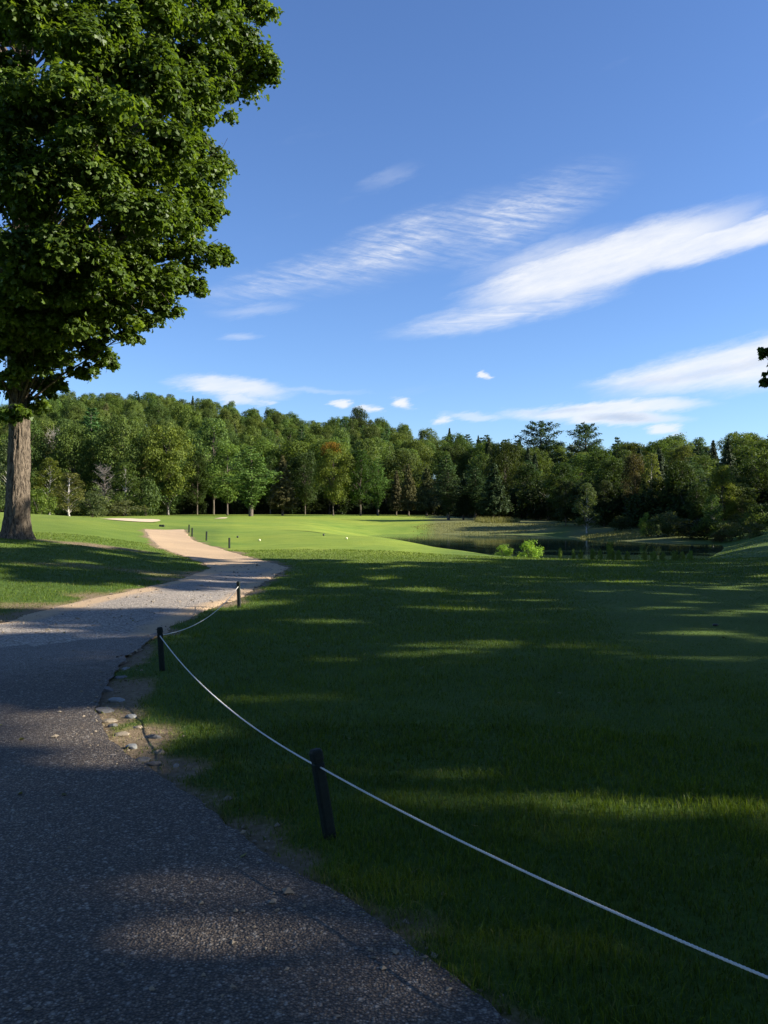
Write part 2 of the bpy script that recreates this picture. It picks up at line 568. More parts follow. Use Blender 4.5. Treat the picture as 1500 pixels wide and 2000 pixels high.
M['dead'] = plain('weathered_grey_twigs', (0.19, 0.165, 0.145), 0.9, 0.3, 3)


def make_water_mat():
    m, t, b = mat('still_pond_water')
    co = N(t, 'ShaderNodeTexCoord').outputs['Object']
    mp = N(t, 'ShaderNodeMapping'); mp.inputs['Scale'].default_value = (0.5, 1.6, 1)
    L(t, co, mp.inputs['Vector'])
    n = noise(t, mp.outputs[0], 1.5, 3, 0.5)
    b.inputs['Base Color'].default_value = (0.026, 0.052, 0.032, 1)
    b.inputs['Roughness'].default_value = 0.04
    b.inputs['IOR'].default_value = 1.33
    bump(t, b, n, 0.12, 0.02)
    return m


M['water'] = make_water_mat()

# ------------------------------------------------------------------ terrain
WATER = -0.70
COLS = {  # picture column -> (distance, height) pairs of the ground
    -120: [(1, 0), (10, 0), (14, .1), (18, .35), (22, .62), (28, 1.0), (35, 1.4), (45, 1.8), (60, 1.9), (80, 1.4), (110, 1.1), (150, 1.3)],
    0:    [(1, 0), (11, 0), (14, .03), (18, .22), (22, .45), (28, .80), (35, 1.18), (45, 1.53), (58, 1.66), (80, 1.2), (110, 1.0), (150, 1.2)],
    150:  [(1, 0), (12, 0), (16, .06), (22, .32), (28, .60), (35, .95), (45, 1.30), (58, 1.36), (80, 1.0), (110, 1.0), (150, 1.2)],
    300:  [(1, 0), (12, 0), (16, .02), (22, .10), (28, .24), (35, .44), (45, .64), (60, .74), (80, .9), (110, 1.0), (150, 1.2)],
    450:  [(1, 0), (14, 0), (22, .0), (28, .02), (35, .10), (45, .25), (60, .50), (80, .7), (110, .9), (150, 1.2)],
    600:  [(1, 0), (20, 0), (28, .02), (35, .16), (45, .40), (52, .40), (60, .34), (80, .5), (110, .8), (150, 1.2)],
    750:  [(1, 0), (22, 0), (28, 0), (35, .10), (45, .25), (50, .2), (56, -.3), (64, -.9), (82, -1.1), (91, -.7), (98, -.1), (112, .35), (125, .95), (150, 1.1)],
    830:  [(1, 0), (22, 0), (28, -.02), (35, -.02), (45, -.12), (50, -.3), (56, -1.0), (64, -1.3), (84, -1.2), (91, -.7), (98, .1), (112, .55), (125, .85), (150, 1.1)],
    900:  [(1, 0), (22, 0), (28, -.05), (35, -.12), (42, -.22), (47, -.7), (52, -1.2), (80, -1.3), (90, -.7), (96, .1), (106, .55), (120, .7), (150, 1.0)],
    1050: [(1, 0), (20, 0), (28, -.10), (33, -.18), (36, -.3), (40, -.8), (46, -1.2), (76, -1.3), (87, -.7), (92, -.1), (104, .3), (120, .6), (150, 1.0)],
    1200: [(1, 0), (18, 0), (26, -.08), (31, -.16), (34, -.3), (38, -.8), (44, -1.2), (60, -1.2), (69, -.7), (73, -.3), (80, 0), (92, .3), (120, .6), (150, 1.0)],
    1340: [(1, 0), (18, 0), (26, -.08), (31, -.14), (34, -.28), (38, -.75), (44, -1.1), (56, -1.0), (63, -.7), (67, -.3), (76, 0), (92, .4), (120, .6), (150, 1.0)],
    1430: [(1, 0), (18, 0), (26, -.05), (33, -.10), (42, -.3), (50, -.62), (58, -.7), (64, -.6), (70, -.1), (80, .2), (100, .4), (150, 1.0)],
    1500: [(1, 0), (18, 0), (26, 0), (35, 0), (45, .05), (60, .2), (80, .4), (120, .7), (150, 1.0)],
    1620: [(1, 0), (18, 0), (26, .05), (35, .15), (45, .3), (60, .5), (80, .6), (120, .8), (150, 1.0)],
}
SKY_PX = [-150, 0, 60, 115, 200, 270, 330, 380, 430, 480, 510, 560, 600, 640, 680, 720, 780, 830, 860, 900, 935, 970, 1020, 1090, 1180, 1230, 1260, 1300, 1350, 1385, 1420, 1500, 1650]
SKY_PY = [790, 790, 785, 768, 765, 762, 768, 772, 780, 792, 798, 804, 812, 820, 810, 812, 824, 836, 843, 840, 842, 852, 858, 862, 860, 852, 858, 850, 850, 856, 836, 838, 838]
EDGE_PX = [-150, 250, 330, 420, 860, 900, 1100, 1160, 1260, 1350, 1500, 1650]
EDGE_D = [128, 132, 146, 156, 156, 130, 112, 92, 82, 76, 72, 70]
RIDGE_PX = [-150, 300, 500, 700, 900, 1050, 1650]
RIDGE_D = [330, 330, 318, 296, 258, 222, 205]
CANOPY = 16.0


def build_table():
    px = np.linspace(-120, 1620, 175)
    ld = np.linspace(0, math.log(150), 260)
    keys = sorted(COLS)
    rows = np.array([np.interp(ld, np.log([p[0] for p in COLS[k]]), [p[1] for p in COLS[k]]) for k in keys])
    T = np.array([np.interp(px, keys, rows[:, j]) for j in range(len(ld))])     # (ld, px)

    def blur(A, ax, s):
        r = int(3 * s); k = np.exp(-0.5 * (np.arange(-r, r + 1) / s) ** 2); k /= k.sum()
        pad = [(0, 0), (0, 0)]; pad[ax] = (r, r)
        P = np.pad(A, pad, mode='edge')
        return np.apply_along_axis(lambda v: np.convolve(v, k, 'valid'), ax, P)
    T = blur(T, 1, 2.6)
    T = blur(T, 0, 1.5)
    return px, ld, T


TPX, TLD, TT = build_table()


def polar_px(x, y):
    th = np.arctan2(x, y)
    r = np.hypot(x, y)
    tc = np.clip(th, R(-28), R(28))
    return 750 + F * np.tan(tc), np.maximum(r * np.cos(tc), 1.0), th


def ridge_ground(px):
    ys = np.interp(px, SKY_PX, SKY_PY)
    Rd = np.interp(px, RIDGE_PX, RIDGE_D)
    return np.maximum((1000 - ys) / F * Rd + EYE - CANOPY, 1.2), Rd


def height(x, y):
    x = np.asarray(x, float); y = np.asarray(y, float)
    px, d, th = polar_px(x, y)
    u = np.clip((px - TPX[0]) / (TPX[1] - TPX[0]), 0, len(TPX) - 1.001)
    v = np.clip(np.log(d) / (TLD[1] - TLD[0]), 0, len(TLD) - 1.001)
    ui = u.astype(int); vi = v.astype(int); fu = u - ui; fv = v - vi
    z = (TT[vi, ui] * (1 - fu) + TT[vi, ui + 1] * fu) * (1 - fv) + (TT[vi + 1, ui] * (1 - fu) + TT[vi + 1, ui + 1] * fu) * fv
    H, Rd = ridge_ground(px)
    Ed = np.interp(px, EDGE_PX, EDGE_D)
    z = z + (H - 1.0) * sstep(0, 1, (d - Ed - 4) / (Rd - Ed)) - 0.0
    back = sstep(R(120), R(60), np.abs(th))
    z = z * back
    z = z + 0.035 * (fbm(x * 0.18 + 40, y * 0.18 + 9, 3) - 0.5) * sstep(3, 14, np.hypot(x, y))
    return z


def gp(px, py):
    """point of the ground seen at a picture position"""
    t = np.exp(np.linspace(math.log(1.2), math.log(500), 4000))
    x = (px - 750) / F * t
    zr = EYE - (py - 1000) / F * t
    below = np.nonzero(zr <= height(x, t))[0]
    i = below[0] if len(below) else len(t) - 1
    return float(x[i]), float(t[i]), float(height(x[i], t[i]))


def at(px, d):
    x = (px - 750) / F * d
    return float(x), float(d), float(height(np.array(x), np.array(d)))


# ---- outlines of road and path
def poly_px(pts):
    return [gp(*p)[:2] for p in pts]


def resample(pts, n):
    P = np.array(pts, float)
    s = np.r_[0, np.cumsum(np.hypot(*np.diff(P, axis=0).T))]
    u = np.linspace(0, s[-1], n)
    return np.c_[np.interp(u, s, P[:, 0]), np.interp(u, s, P[:, 1])]


def smooth_line(P, k=4):
    Q = P.copy()
    for _ in range(k):
        Q[1:-1] = 0.25 * Q[:-2] + 0.5 * Q[1:-1] + 0.25 * Q[2:]
    return Q


road_right = [(2.2, -6.0), (1.6, -2.0), (0.75, 0.6), (0.42, 1.3)] + poly_px([(1000, 2000), (850, 1880), (650, 1745), (530, 1682), (420, 1592), (330, 1532), (250, 1482), (202, 1432), (190, 1385), (208, 1335), (250, 1282), (330, 1228)])
road_left = [(-6.5, -6.0), (-6.6, -2.0), (-6.7, 1.0), (-6.9, 4.0), (-7.0, 8.0)] + poly_px([(-60, 1262)])
path_right = poly_px([(215, 1320), (250, 1282), (330, 1228), (400, 1192), (470, 1166), (520, 1134), (564, 1108), (540, 1101), (480, 1086), (430, 1071), (378, 1055), (366, 1044), (360, 1034)])
path_left = [(-7.2, 8.0), (-6.9, 10.5)] + poly_px([(0, 1216), (60, 1198), (180, 1168), (270, 1150), (345, 1134), (412, 1109), (392, 1097), (360, 1086), (312, 1070), (292, 1052), (283, 1034)])


def strip(name, Rt, Lt, n, m, lift, matl, rag, extra, end=0.0):
    A = smooth_line(resample(Rt, n), 3)
    B = smooth_line(resample(Lt, n), 3)
    for P, sgn in ((A, 1.0), (B, 1.0)):
        T = np.gradient(P, axis=0); T /= np.linalg.norm(T, axis=1)[:, None] + 1e-9
        nrm = np.c_[T[:, 1], -T[:, 0]]
        w = rag * (fbm(P[:, 0] * 2.3, P[:, 1] * 2.3, 4) - 0.5) * 2 + rag * 0.6 * (fbm(P[:, 0] * 11, P[:, 1] * 11, 3) - 0.5) * 2
        P += nrm * w[:, None]
    u = np.linspace(0, 1, m)
    u = 0.5 - 0.5 * np.cos(u * math.pi)
    si = np.linspace(0, 1, n)
    cut = 1 - end * (0.05 * fbm(u * 14, u * 0 + 4.4, 4) + 0.05 * u ** 1.5)
    S = si[:, None] * cut[None]
    X = np.interp(S, si, A[:, 0]) * (1 - u) + np.interp(S, si, B[:, 0]) * u
    Y = np.interp(S, si, A[:, 1]) * (1 - u) + np.interp(S, si, B[:, 1]) * u
    Z = height(X, Y) + lift
    dr = np.hypot(X - A[:, None, 0], Y - A[:, None, 1])
    dl = np.hypot(X - B[:, None, 0], Y - B[:, None, 1])
    de = np.minimum(dr, dl)
    Z = Z - 0.016 * sstep(0.12, 0.0, de)
    V = np.stack([X, Y, Z], -1).reshape(-1, 3)
    i, j = np.meshgrid(np.arange(n - 1), np.arange(m - 1), indexing='ij')
    a = (i * m + j).ravel()
    Fq = np.stack([a, a + 1, a + m + 1, a + m], 1)
    # upward winding
    v0, v1, v3 = V[Fq[:, 0]], V[Fq[:, 1]], V[Fq[:, 3]]
    up = np.cross(v1 - v0, v3 - v0)[:, 2]
    Fq[up < 0] = Fq[up < 0][:, ::-1]
    me = mesh_np(name, V, Fq.ravel(), np.full(len(Fq), 4), matl, True, extra(X.ravel(), Y.ravel(), de.ravel()))
    o = link(name, me)
    tag(o, kind='structure')
    return np.vstack([A, B[::-1]])


def seg_dist(P, x, y, closed=True):
    """distance to an outline, and inside test"""
    x = np.asarray(x, float); y = np.asarray(y, float)
    best = np.full(x.shape, 1e9); inside = np.zeros(x.shape, bool)
    n = len(P)
    for i in range(n if closed else n - 1):
        ax, ay = P[i]; bx, by = P[(i + 1) % n]
        dx, dy = bx - ax, by - ay
        l2 = dx * dx + dy * dy + 1e-12
        t = np.clip(((x - ax) * dx + (y - ay) * dy) / l2, 0, 1)
        best = np.minimum(best, np.hypot(x - ax - t * dx, y - ay - t * dy))
        if closed and abs(dy) > 1e-12:
            c = ((ay > y) != (by > y)) & (x < dx * (y - ay) / dy + ax)
            inside ^= c
    return best, inside


def road_sd(x, y):
    d1, i1 = seg_dist(ROAD_P, x, y)
    d2, i2 = seg_dist(PATH_P, x, y)
    s1 = np.where(i1, -d1, d1); s2 = np.where(i2, -d2, d2)
    return np.minimum(s1, s2), s1, s2


ROAD_P = strip('asphalt_road', road_right, road_left, 420, 40, 0.011, M['road'], 0.05,
               lambda x, y, e: {'edge': 0.62 * sstep(0.35, 0.0, e) + 0.95 * sstep(8.8, 13.0, y - 0.714 * x)}, 1.0)[::4]
PATH_P = strip('gravel_path', path_right, path_left, 420, 30, 0.003, M['gravel'], 0.10,
               lambda x, y, e: {'sand': np.clip(sstep(18, 29, y) + 0.9 * sstep(0.9, 0.0, e) * sstep(6, 12, y) + 0.5 * sstep(-3.5, -6, x) * sstep(12, 14, y), 0, 1)})[::4]

# worn earth: (picture position, half-length across, half-length away, strength)
WORN = [((160, 1063), 1.8, .8, .75), ((230, 1071), 2.2, .8, .70), ((100, 1057), 1.0, .7, .55), ((40, 1182), 1.8, .45, .55), ((140, 1190), 1.2, .5, .5), ((180, 1108), 2.6, .9, .45), ((290, 1118), 2.2, 1.2, .5),
        ((20, 1205), 1.4, .5, .65), ((240, 1164), 1.3, .7, .8), ((340, 1132), 1.1, .8, .6), ((330, 1540), .30, .30, .5),
        ((270, 1440), .34, .5, .95), ((232, 1350), .36, .8, .9), ((340, 1500), .3, .35, .8), ((480, 1620), .30, .35, .7), ((565, 1680), .22, .2, .75), ((400, 1560), .28, .3, .6), ((700, 1770), .16, .16, .4)]
WORN_W = [(gp(*p)[:2], a, b, s) for p, a, b, s in WORN]
POND_TREES_SHADE = None


def surface(x, y):
    """dirt, mown, litter, meadow weights of the ground"""
    px, d, th = polar_px(x, y)
    r = np.hypot(x, y)
    dirt = np.zeros_like(x)
    near = (r < 60) & (y > 0.3)
    sd = np.full(x.shape, 9.0)
    if near.any():
        s, s1, s2 = road_sd(x[near], y[near])
        sd[near] = s
    n = fbm(x * 1.3 + 3, y * 1.3, 4) - 0.5
    dirt = 0.85 * sstep(0.36, 0.0, sd + n * 1.0)
    for (cx, cy), a, b, s in WORN_W:
        q = np.hypot((x - cx) / a, (y - cy) / b) + n * 0.9
        dirt = np.maximum(dirt, s * sstep(1.25, 0.35, q))
    # mown turf: tee and fairway are lighter than the rough
    mown = 0.30 * sstep(16, 30, d) * sstep(1150, 950, px)
    mown = np.maximum(mown, 0.85 * sstep(26, 36, d) * sstep(380, 470, px) * sstep(960, 800, px))
    mown = np.maximum(mown, 0.45 * sstep(25, 32, d) * sstep(420, 330, px))
    mown = np.maximum(mown, 0.65 * sstep(48, 62, d) * sstep(940, 870, px))
    mown = np.maximum(mown, 1.0 * sstep(112, 122, d) * sstep(600, 700, px) * sstep(910, 880, px))
    Ed = np.interp(px, EDGE_PX, EDGE_D)
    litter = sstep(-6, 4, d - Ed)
    zz = height(x, y)
    meadow = sstep(820, 860, px) * sstep(84, 90, d) * sstep(1130, 1060, px) * 0.9
    meadow = np.maximum(meadow, sstep(1080, 1140, px) * sstep(58, 64, d) * 0.8)
    meadow = meadow * sstep(1420, 1300, px)
    meadow = np.where(d < 25, 0, meadow)
    return np.clip(dirt, 0, 1), mown * (1 - litter), litter, np.clip(meadow, 0, 1) * (1 - litter), sd


def build_ground():
    th = np.unique(np.r_[np.arange(-180, -40, 4.0), np.arange(-40, 40, 0.36), np.arange(40, 180.1, 4.0)])
    th = th[:-1] if abs(th[-1] - 180) < 1e-6 else th
    th = np.radians(th)
    r = np.exp(np.arange(math.log(0.35), math.log(4200), 0.0165))
    nr, nt = len(r), len(th)
    X = r[:, None] * np.sin(th)[None]; Y = r[:, None] * np.cos(th)[None]
    Z = height(X, Y)
    x, y = X.ravel(), Y.ravel()
    dirt, mown, litter, meadow, sd = surface(x, y)
    z = Z.ravel() - 0.045 * sstep(-0.03, -0.25, sd) - 0.006 * sstep(0.10, -0.05, sd)
    z = z - 0.02 * dirt * (np.hypot(x, y) < 30)
    V = np.c_[x, y, z]
    V = np.vstack([[0, 0, float(height(np.array(0.), np.array(0.))) - 0.06], V])
    i, j = np.meshgrid(np.arange(nr - 1), np.arange(nt), indexing='ij')
    a = 1 + (i * nt + j).ravel(); b = 1 + (i * nt + (j + 1) % nt).ravel()
    q = np.stack([a, a + nt, b + nt, b], 1)
    t0 = np.stack([np.zeros(nt, int), 1 + np.arange(nt), 1 + (np.arange(nt) + 1) % nt], 1)
    flat = np.r_[q.ravel(), t0.ravel()]
    cnt = np.r_[np.full(len(q), 4), np.full(nt, 3)]
    att = {k: np.r_[0, v] for k, v in (('dirt', dirt), ('mown', mown), ('litter', litter), ('meadow', meadow))}
    me = mesh_np('ground', V, flat, cnt, M['ground'], True, att)
    bm = bmesh.new(); bm.from_mesh(me); bmesh.ops.recalc_face_normals(bm, faces=bm.faces)
    if sum(f.normal.z for f in list(bm.faces)[:2000]) < 0:
        bmesh.ops.reverse_faces(bm, faces=bm.faces)
    bm.to_mesh(me); bm.free()
    tag(link('ground', me), kind='structure')


build_ground()


def flat_patch(name, pts, z, matl):
    me = bpy.data.meshes.new(name)
    me.from_pydata([(p[0], p[1], z) for p in pts], [], [tuple(range(len(pts)))])
    me.materials.append(matl)
    me.update()
    if me.polygons[0].normal.z < 0:
        me.flip_normals()
    return link(name, me)


# pond surface: a sheet inside the basin, its edges buried in the banks
pond = [at(px, d)[:2] for px, d in ((1470, 44), (1490, 62), (1440, 70), (1340, 71), (1200, 76), (1120, 92), (1050, 93), (900, 97), (830, 97), (740, 97), (690, 92), (690, 74),
                                    (745, 57), (830, 50), (900, 45), (1050, 37.5), (1200, 35.5), (1340, 35.5))]
tag(flat_patch('pond_water', pond, WATER, M['water']), kind='structure')


def bunker(px0, px1, pd, half, label_lift):
    xs0, xs1 = at(px0, pd)[0], at(px1, pd)[0]
    cx, rx = (xs0 + xs1) / 2, (xs1 - xs0) / 2
    V, Fc = [], []
    n, k = 40, 8
    for i in range(k + 1):
        for j in range(n):
            t = 2 * math.pi * j / n
            w = 1 + 0.16 * math.sin(2 * t + 1) + 0.10 * math.sin(3 * t)
            x = cx + rx * i / k * w * math.cos(t); y = pd + half * i / k * w * math.sin(t)
            V.append((x, y, float(height(np.array(x), np.array(y))) + 0.05 + 0.06 * (1 - i / k) + (label_lift * max(0.0, (y - pd) / half))))
    for i in range(k):
        for j in range(n):
            a, b = i * n + j, i * n + (j + 1) % n
            Fc.append((a, b, b + n, a + n))
    me = bpy.data.meshes.new('sand_bunker')
    me.from_pydata(V, [], Fc); me.materials.append(M['sand']); me.update()
    bm = bmesh.new(); bm.from_mesh(me); bmesh.ops.recalc_face_normals(bm, faces=bm.faces)
    if sum(f.normal.z for f in bm.faces) < 0: bmesh.ops.reverse_faces(bm, faces=bm.faces)
    bm.to_mesh(me); bm.free()
    tag(link('sand_bunker', me), kind='structure')


bunker(210, 292, 66, 4.5, 0.2)
bunker(424, 438, 100, 3, 0.1)

# ------------------------------------------------------------------ foliage meshes
def unit(v):
    return v / (np.linalg.norm(v, axis=-1, keepdims=True) + 1e-9)


def diamonds(C, size, nrm, asp=0.6, rg=rng, name='crown', matl=None, tint=None):
    """one small four-cornered leaf spray per centre"""
    n = len(C)
    nrm = unit(nrm)
    a = unit(np.cross(nrm, unit(rg.normal(size=(n, 3)))))
    b = np.cross(nrm, a)
    s = np.broadcast_to(size, (n,))[:, None]
    fold = nrm * s * rg.uniform(-0.25, 0.25, (n, 1))
    V = np.stack([C + a * s, C + b * s * asp + fold, C - a * s, C - b * s * asp + fold], 1).reshape(-1, 3)
    Fq = np.arange(4 * n)
    if tint is None: tint = rg.random(n)
    return mesh_np(name, V, Fq, np.full(n, 4), matl or M['leaf'], False, {'tint': np.repeat(tint, 4)})


def lobes_to_leaves(lobes, per, rg, shell=0.62):
    """leaf centres and outward normals spread through a set of ellipsoid lobes"""
    C, Nn, T = [], [], []
    for (c, r) in lobes:
        k = int(per * (r[0] * r[1] + r[1] * r[2] + r[0] * r[2]) / 3)
        d = unit(rg.normal(size=(k, 3)))
        d[:, 2] = np.where((d[:, 2] < -0.3) & (rg.random(k) < 0.5), -d[:, 2], d[:, 2])
        rr = shell + (1 - shell) * rg.random(k) ** 0.6
        rr *= 1 + 0.16 * rg.normal(size=k)
        C.append(c + d * rr[:, None] * r)
        Nn.append(d / r * np.mean(r) + 0.55 * rg.normal(size=(k, 3)) + np.array([0, 0, 0.25]))
        T.append(np.clip(rg.normal(0.5 + 0.12 * rg.normal(), 0.22, k), 0, 1))
    return np.vstack(C), np.vstack(Nn), np.concatenate(T)


def make_broadleaf(seed, H, W, base, kind='round', leaf=0.17, per=130):
    rg = np.random.default_rng(seed)
    ch = H - base
    lobes = []
    n = 74 if kind != 'shrub' else 26
    for i in range(n):
        u = (i + rg.random()) / n                      # height in crown
        if kind == 'round': prof = math.sin(math.pi * min(0.08 + 0.86 * u, 1)) ** 0.55
        elif kind == 'oval': prof = math.sin(math.pi * (0.06 + 0.86 * u)) ** 0.75 * (1.0 - 0.18 * u)
        elif kind == 'aspen': prof = (0.55 + 0.45 * math.sin(math.pi * (0.15 + 0.7 * u))) * (1.05 - 0.75 * u ** 2)
        else: prof = math.sqrt(max(0.05, 1 - (u * 0.95) ** 2))
        th = rg.random() * 2 * math.pi + i * 2.4
        rad = W / 2 * prof * (0.35 + 0.55 * math.sqrt(rg.random()))
        c = np.array([rad * math.cos(th), rad * math.sin(th), base + ch * (0.06 + 0.86 * u)])
        s = W * (rg.uniform(0.085, 0.165) if kind != 'shrub' else rg.uniform(0.12, 0.2)) * (0.8 + 0.4 * prof)
        lobes.append((c, np.array([s, s, s * rg.uniform(0.62, 0.95)])))
    C, Nn, T = lobes_to_leaves(lobes, per, rg)
    crown = diamonds(C, rg.uniform(leaf * 0.6, leaf * 1.25, len(C)), Nn, 0.62, rg, 'crown', M['leaf'], T)
    mb = MB()
    r0 = 0.009 * H + 0.03
    if kind == 'shrub':
        for k in range(6):
            t = k * 1.05 + rg.random()
            mb.tube([(0, 0, -0.2), (0.12 * W * math.cos(t), 0.12 * W * math.sin(t), H * 0.35), (0.28 * W * math.cos(t), 0.28 * W * math.sin(t), H * 0.72)], [0.03, 0.022, 0.008], 5)
    else:
        top = base + ch * 0.82
        mb.tube([(0, 0, -0.5), (0.02, 0, 0.15), (0.05 * rg.normal(), 0.05 * rg.normal(), base * 0.6), (0.12 * rg.normal(), 0.12 * rg.normal(), base + ch * 0.3), (0.2 * rg.normal(), 0.2 * rg.normal(), top)],
                [r0 * 1.5, r0 * 1.15, r0 * 0.95, r0 * 0.7, r0 * 0.15], 8)
        for c, s in lobes[::2]:
            z0 = max(base * 0.75, c[2] - 0.9 * math.hypot(c[0], c[1]) - 0.4)
            mb.tube([(0, 0, z0), (c[0] * 0.45, c[1] * 0.45, z0 + (c[2] - z0) * 0.55), tuple(c)], [r0 * 0.38, r0 * 0.24, r0 * 0.06], 5)
    return mb, crown


def make_pine(seed, H, W, base, fan=False):
    """white pine: separate level plumes with gaps between"""
    rg = np.random.default_rng(seed)
    mb = MB()
    r0 = 0.016 * H + 0.05
    mb.tube([(0, 0, -0.5), (0, 0, 0.2), (0.1, 0.05, H * 0.5), (0.05, 0.0, H * 0.98)], [r0 * 1.4, r0 * 1.1, r0 * 0.7, 0.03], 8)
    C, Nn, T = [], [], []
    z = base
    while z < H * 0.985:
        u = (z - base) / (H - base)
        rad = W / 2 * (0.35 + 0.9 * u) if u < 0.3 else W / 2 * (1.02 - 0.92 * ((u - 0.3) / 0.7) ** 1.25)
        if fan: rad = W / 2 * (0.72 + 0.28 * math.sin(math.pi * u)) * (1 - 0.62 * u ** 3)
        k = 5 if u < 0.85 else 4
        off = rg.random() * 6.28
        for i in range(k):
            t = off + 6.283 * i / k + rg.normal() * 0.25
            ln = rad * rg.uniform(0.65, 1.12)
            up = 0.10 + (0.75 if fan else 0.5) * u + rg.normal() * 0.07
            tip = np.array([math.cos(t) * ln, math.sin(t) * ln, z + ln * up])
            mid = np.array([math.cos(t) * ln * 0.5, math.sin(t) * ln * 0.5, z + ln * up * 0.30])
            mb.tube([(0, 0, z - 0.1), tuple(mid), tuple(tip)], [r0 * 0.22 * (1.1 - u) + 0.015, 0.025, 0.008], 4, False)
            m = int((26 + 42 * ln) * (1.5 if fan else 1))
            s = rg.uniform(0.25, 1.05, m)
            base_p = np.where(s[:, None] < 0.5, mid * (s[:, None] / 0.5), mid + (tip - mid) * ((s[:, None] - 0.5) / 0.5))
            w = 0.30 * ln * (1.15 - np.abs(s - 0.62))
            jit = rg.normal(size=(m, 3)) * np.c_[w, w, np.full(m, 0.10 + 0.03 * ln)] * 0.62
            jit[:, 2] += 0.08
            C.append(base_p + np.array([0, 0, z * 0]) + jit)
            Nn.append(rg.normal(size=(m, 3)) * 0.5 + np.array([0.3 * math.cos(t), 0.3 * math.sin(t), 0.75]))
            T.append(np.clip(rg.normal(0.35 + 0.35 * s, 0.16), 0, 1))
        z += H * (rg.uniform(0.058, 0.085) if fan else rg.uniform(0.040, 0.062))
    C, Nn, T = np.vstack(C), np.vstack(Nn), np.concatenate(T)
    crown = diamonds(C, rg.uniform(0.14, 0.30, len(C)), Nn, 0.42, rg, 'crown', M['needle'], T)
    return mb, crown


def make_spruce(seed, H, W, base, dense=1.0):
    rg = np.random.default_rng(seed)
    mb = MB()
    r0 = 0.014 * H + 0.05
    mb.tube([(0, 0, -0.5), (0, 0, 0.2), (0, 0, H * 0.98)], [r0 * 1.4, r0 * 1.1, 0.02], 8)
    C, Nn, T = [], [], []
    z = base
    while z < H * 0.99:
        u = (z - base) / (H - base)
        rad = W / 2 * (1.0 - u) ** 0.82 * (0.75 + 0.25 * min(1, u / 0.12)) + 0.12
        k = max(5, int(5 + rad * 3))
        off = rg.random() * 6.28
        for i in range(k):
            t = off + 6.283 * i / k + rg.normal() * 0.2
            ln = rad * rg.uniform(0.68, 1.18)
            m = int((9 + 20 * ln) * dense)
            s = rg.uniform(0.12, 1.0, m) ** 0.8
            p = np.c_[np.cos(t) * ln * s, np.sin(t) * ln * s, z - 0.16 * ln * s + 0.10 * ln * s * s]
            w = 0.26 * ln * (1.1 - s)
            p += rg.normal(size=(m, 3)) * np.c_[w, w, np.full(m, 0.12)]
            C.append(p)
            Nn.append(rg.normal(size=(m, 3)) * 0.55 + np.array([0.7 * math.cos(t), 0.7 * math.sin(t), 0.6]))
            T.append(np.clip(rg.normal(0.25 + 0.4 * s, 0.15), 0, 1))
            if i % 2 == 0 and u < 0.6:
                mb.tube([(0, 0, z), (math.cos(t) * ln * 0.7, math.sin(t) * ln * 0.7, z - 0.06 * ln)], [0.03, 0.008], 4, False)
        z += H * rg.uniform(0.028, 0.042)
    C, Nn, T = np.vstack(C), np.vstack(Nn), np.concatenate(T)
    crown = diamonds(C, rg.uniform(0.12, 0.27, len(C)), Nn, 0.45, rg, 'crown', M['needle'], T)
    return mb, crown


def make_dead(seed, H, W):
    rg = np.random.default_rng(seed)
    mb = MB()
    mb.tube([(0, 0, -0.4), (0.1, 0, H * 0.5), (0.15, 0.1, H)], [0.13, 0.08, 0.01], 6)
    tw = MB()
    for i in range(70):
        z = H * rg.uniform(0.25, 0.97)
        t = rg.random() * 6.28
        ln = W / 2 * (1.15 - 0.6 * z / H) * rg.uniform(0.5, 1.1)
        p1 = Vector((math.cos(t) * ln * 0.5, math.sin(t) * ln * 0.5, z + ln * 0.35)); p2 = Vector((math.cos(t) * ln, math.sin(t) * ln, z + ln * 0.8))
        tw.tube([(0.1, 0, z), p1, p2], [0.035, 0.025, 0.01], 4, False)
        for k in range(4):
            b = p1.lerp(p2, rg.random())
            e = b + Vector((rg.normal(), rg.normal(), abs(rg.normal()))) * 0.45
            tw.tube([b, e], [0.02, 0.008], 3, False)
    return mb, tw.mesh('crown', M['dead'], False)


PROTO = {}


def proto(kind, res, bark='bark'):
    mb, crown = res
    PROTO.setdefault(kind, []).append((mb.mesh('trunk', M[bark]), crown))


for s in range(4): proto('round', make_broadleaf(100 + s, 14, 9.5, 2.4, 'round'))
for s in range(4): proto('oval', make_broadleaf(120 + s, 16, 8.0, 2.4, 'oval'))
for s in range(3): proto('aspen', make_broadleaf(140 + s, 12, 4.8, 1.3, 'aspen', 0.14, 170), 'pale_bark')
for s in range(3): proto('shrub', make_broadleaf(160 + s, 3.0, 3.6, 0.15, 'shrub', 0.11, 260))
for s in range(3): proto('pine', make_pine(180 + s, 18, 8.5, 3.5))
for s in range(2): proto('fan_pine', make_pine(190 + s, 18, 8.0, 4.0, True))
for s in range(3): proto('spruce', make_spruce(200 + s, 11, 5.2, 1.6))
proto('dead', make_dead(220, 9, 5.0))
PH = {'fan_pine': 18, 'round': 14, 'oval': 16, 'aspen': 12, 'shrub': 3.0, 'pine': 18, 'spruce': 11, 'dead': 9}
PW = {'fan_pine': 8.0, 'round': 9.5, 'oval': 8.0, 'aspen': 4.8, 'shrub': 3.6, 'pine': 8.5, 'spruce': 5.2, 'dead': 5.0}
NAME = {'fan_pine': 'pine_tree', 'round': 'broadleaf_tree', 'oval': 'broadleaf_tree', 'aspen': 'poplar_tree', 'shrub': 'shrub', 'pine': 'pine_tree', 'spruce': 'conifer_tree', 'dead': 'bare_tree'}
CAT = {'fan_pine': 'pine tree', 'round': 'tree', 'oval': 'tree', 'aspen': 'tree', 'shrub': 'shrub', 'pine': 'pine tree', 'spruce': 'conifer', 'dead': 'bare tree'}
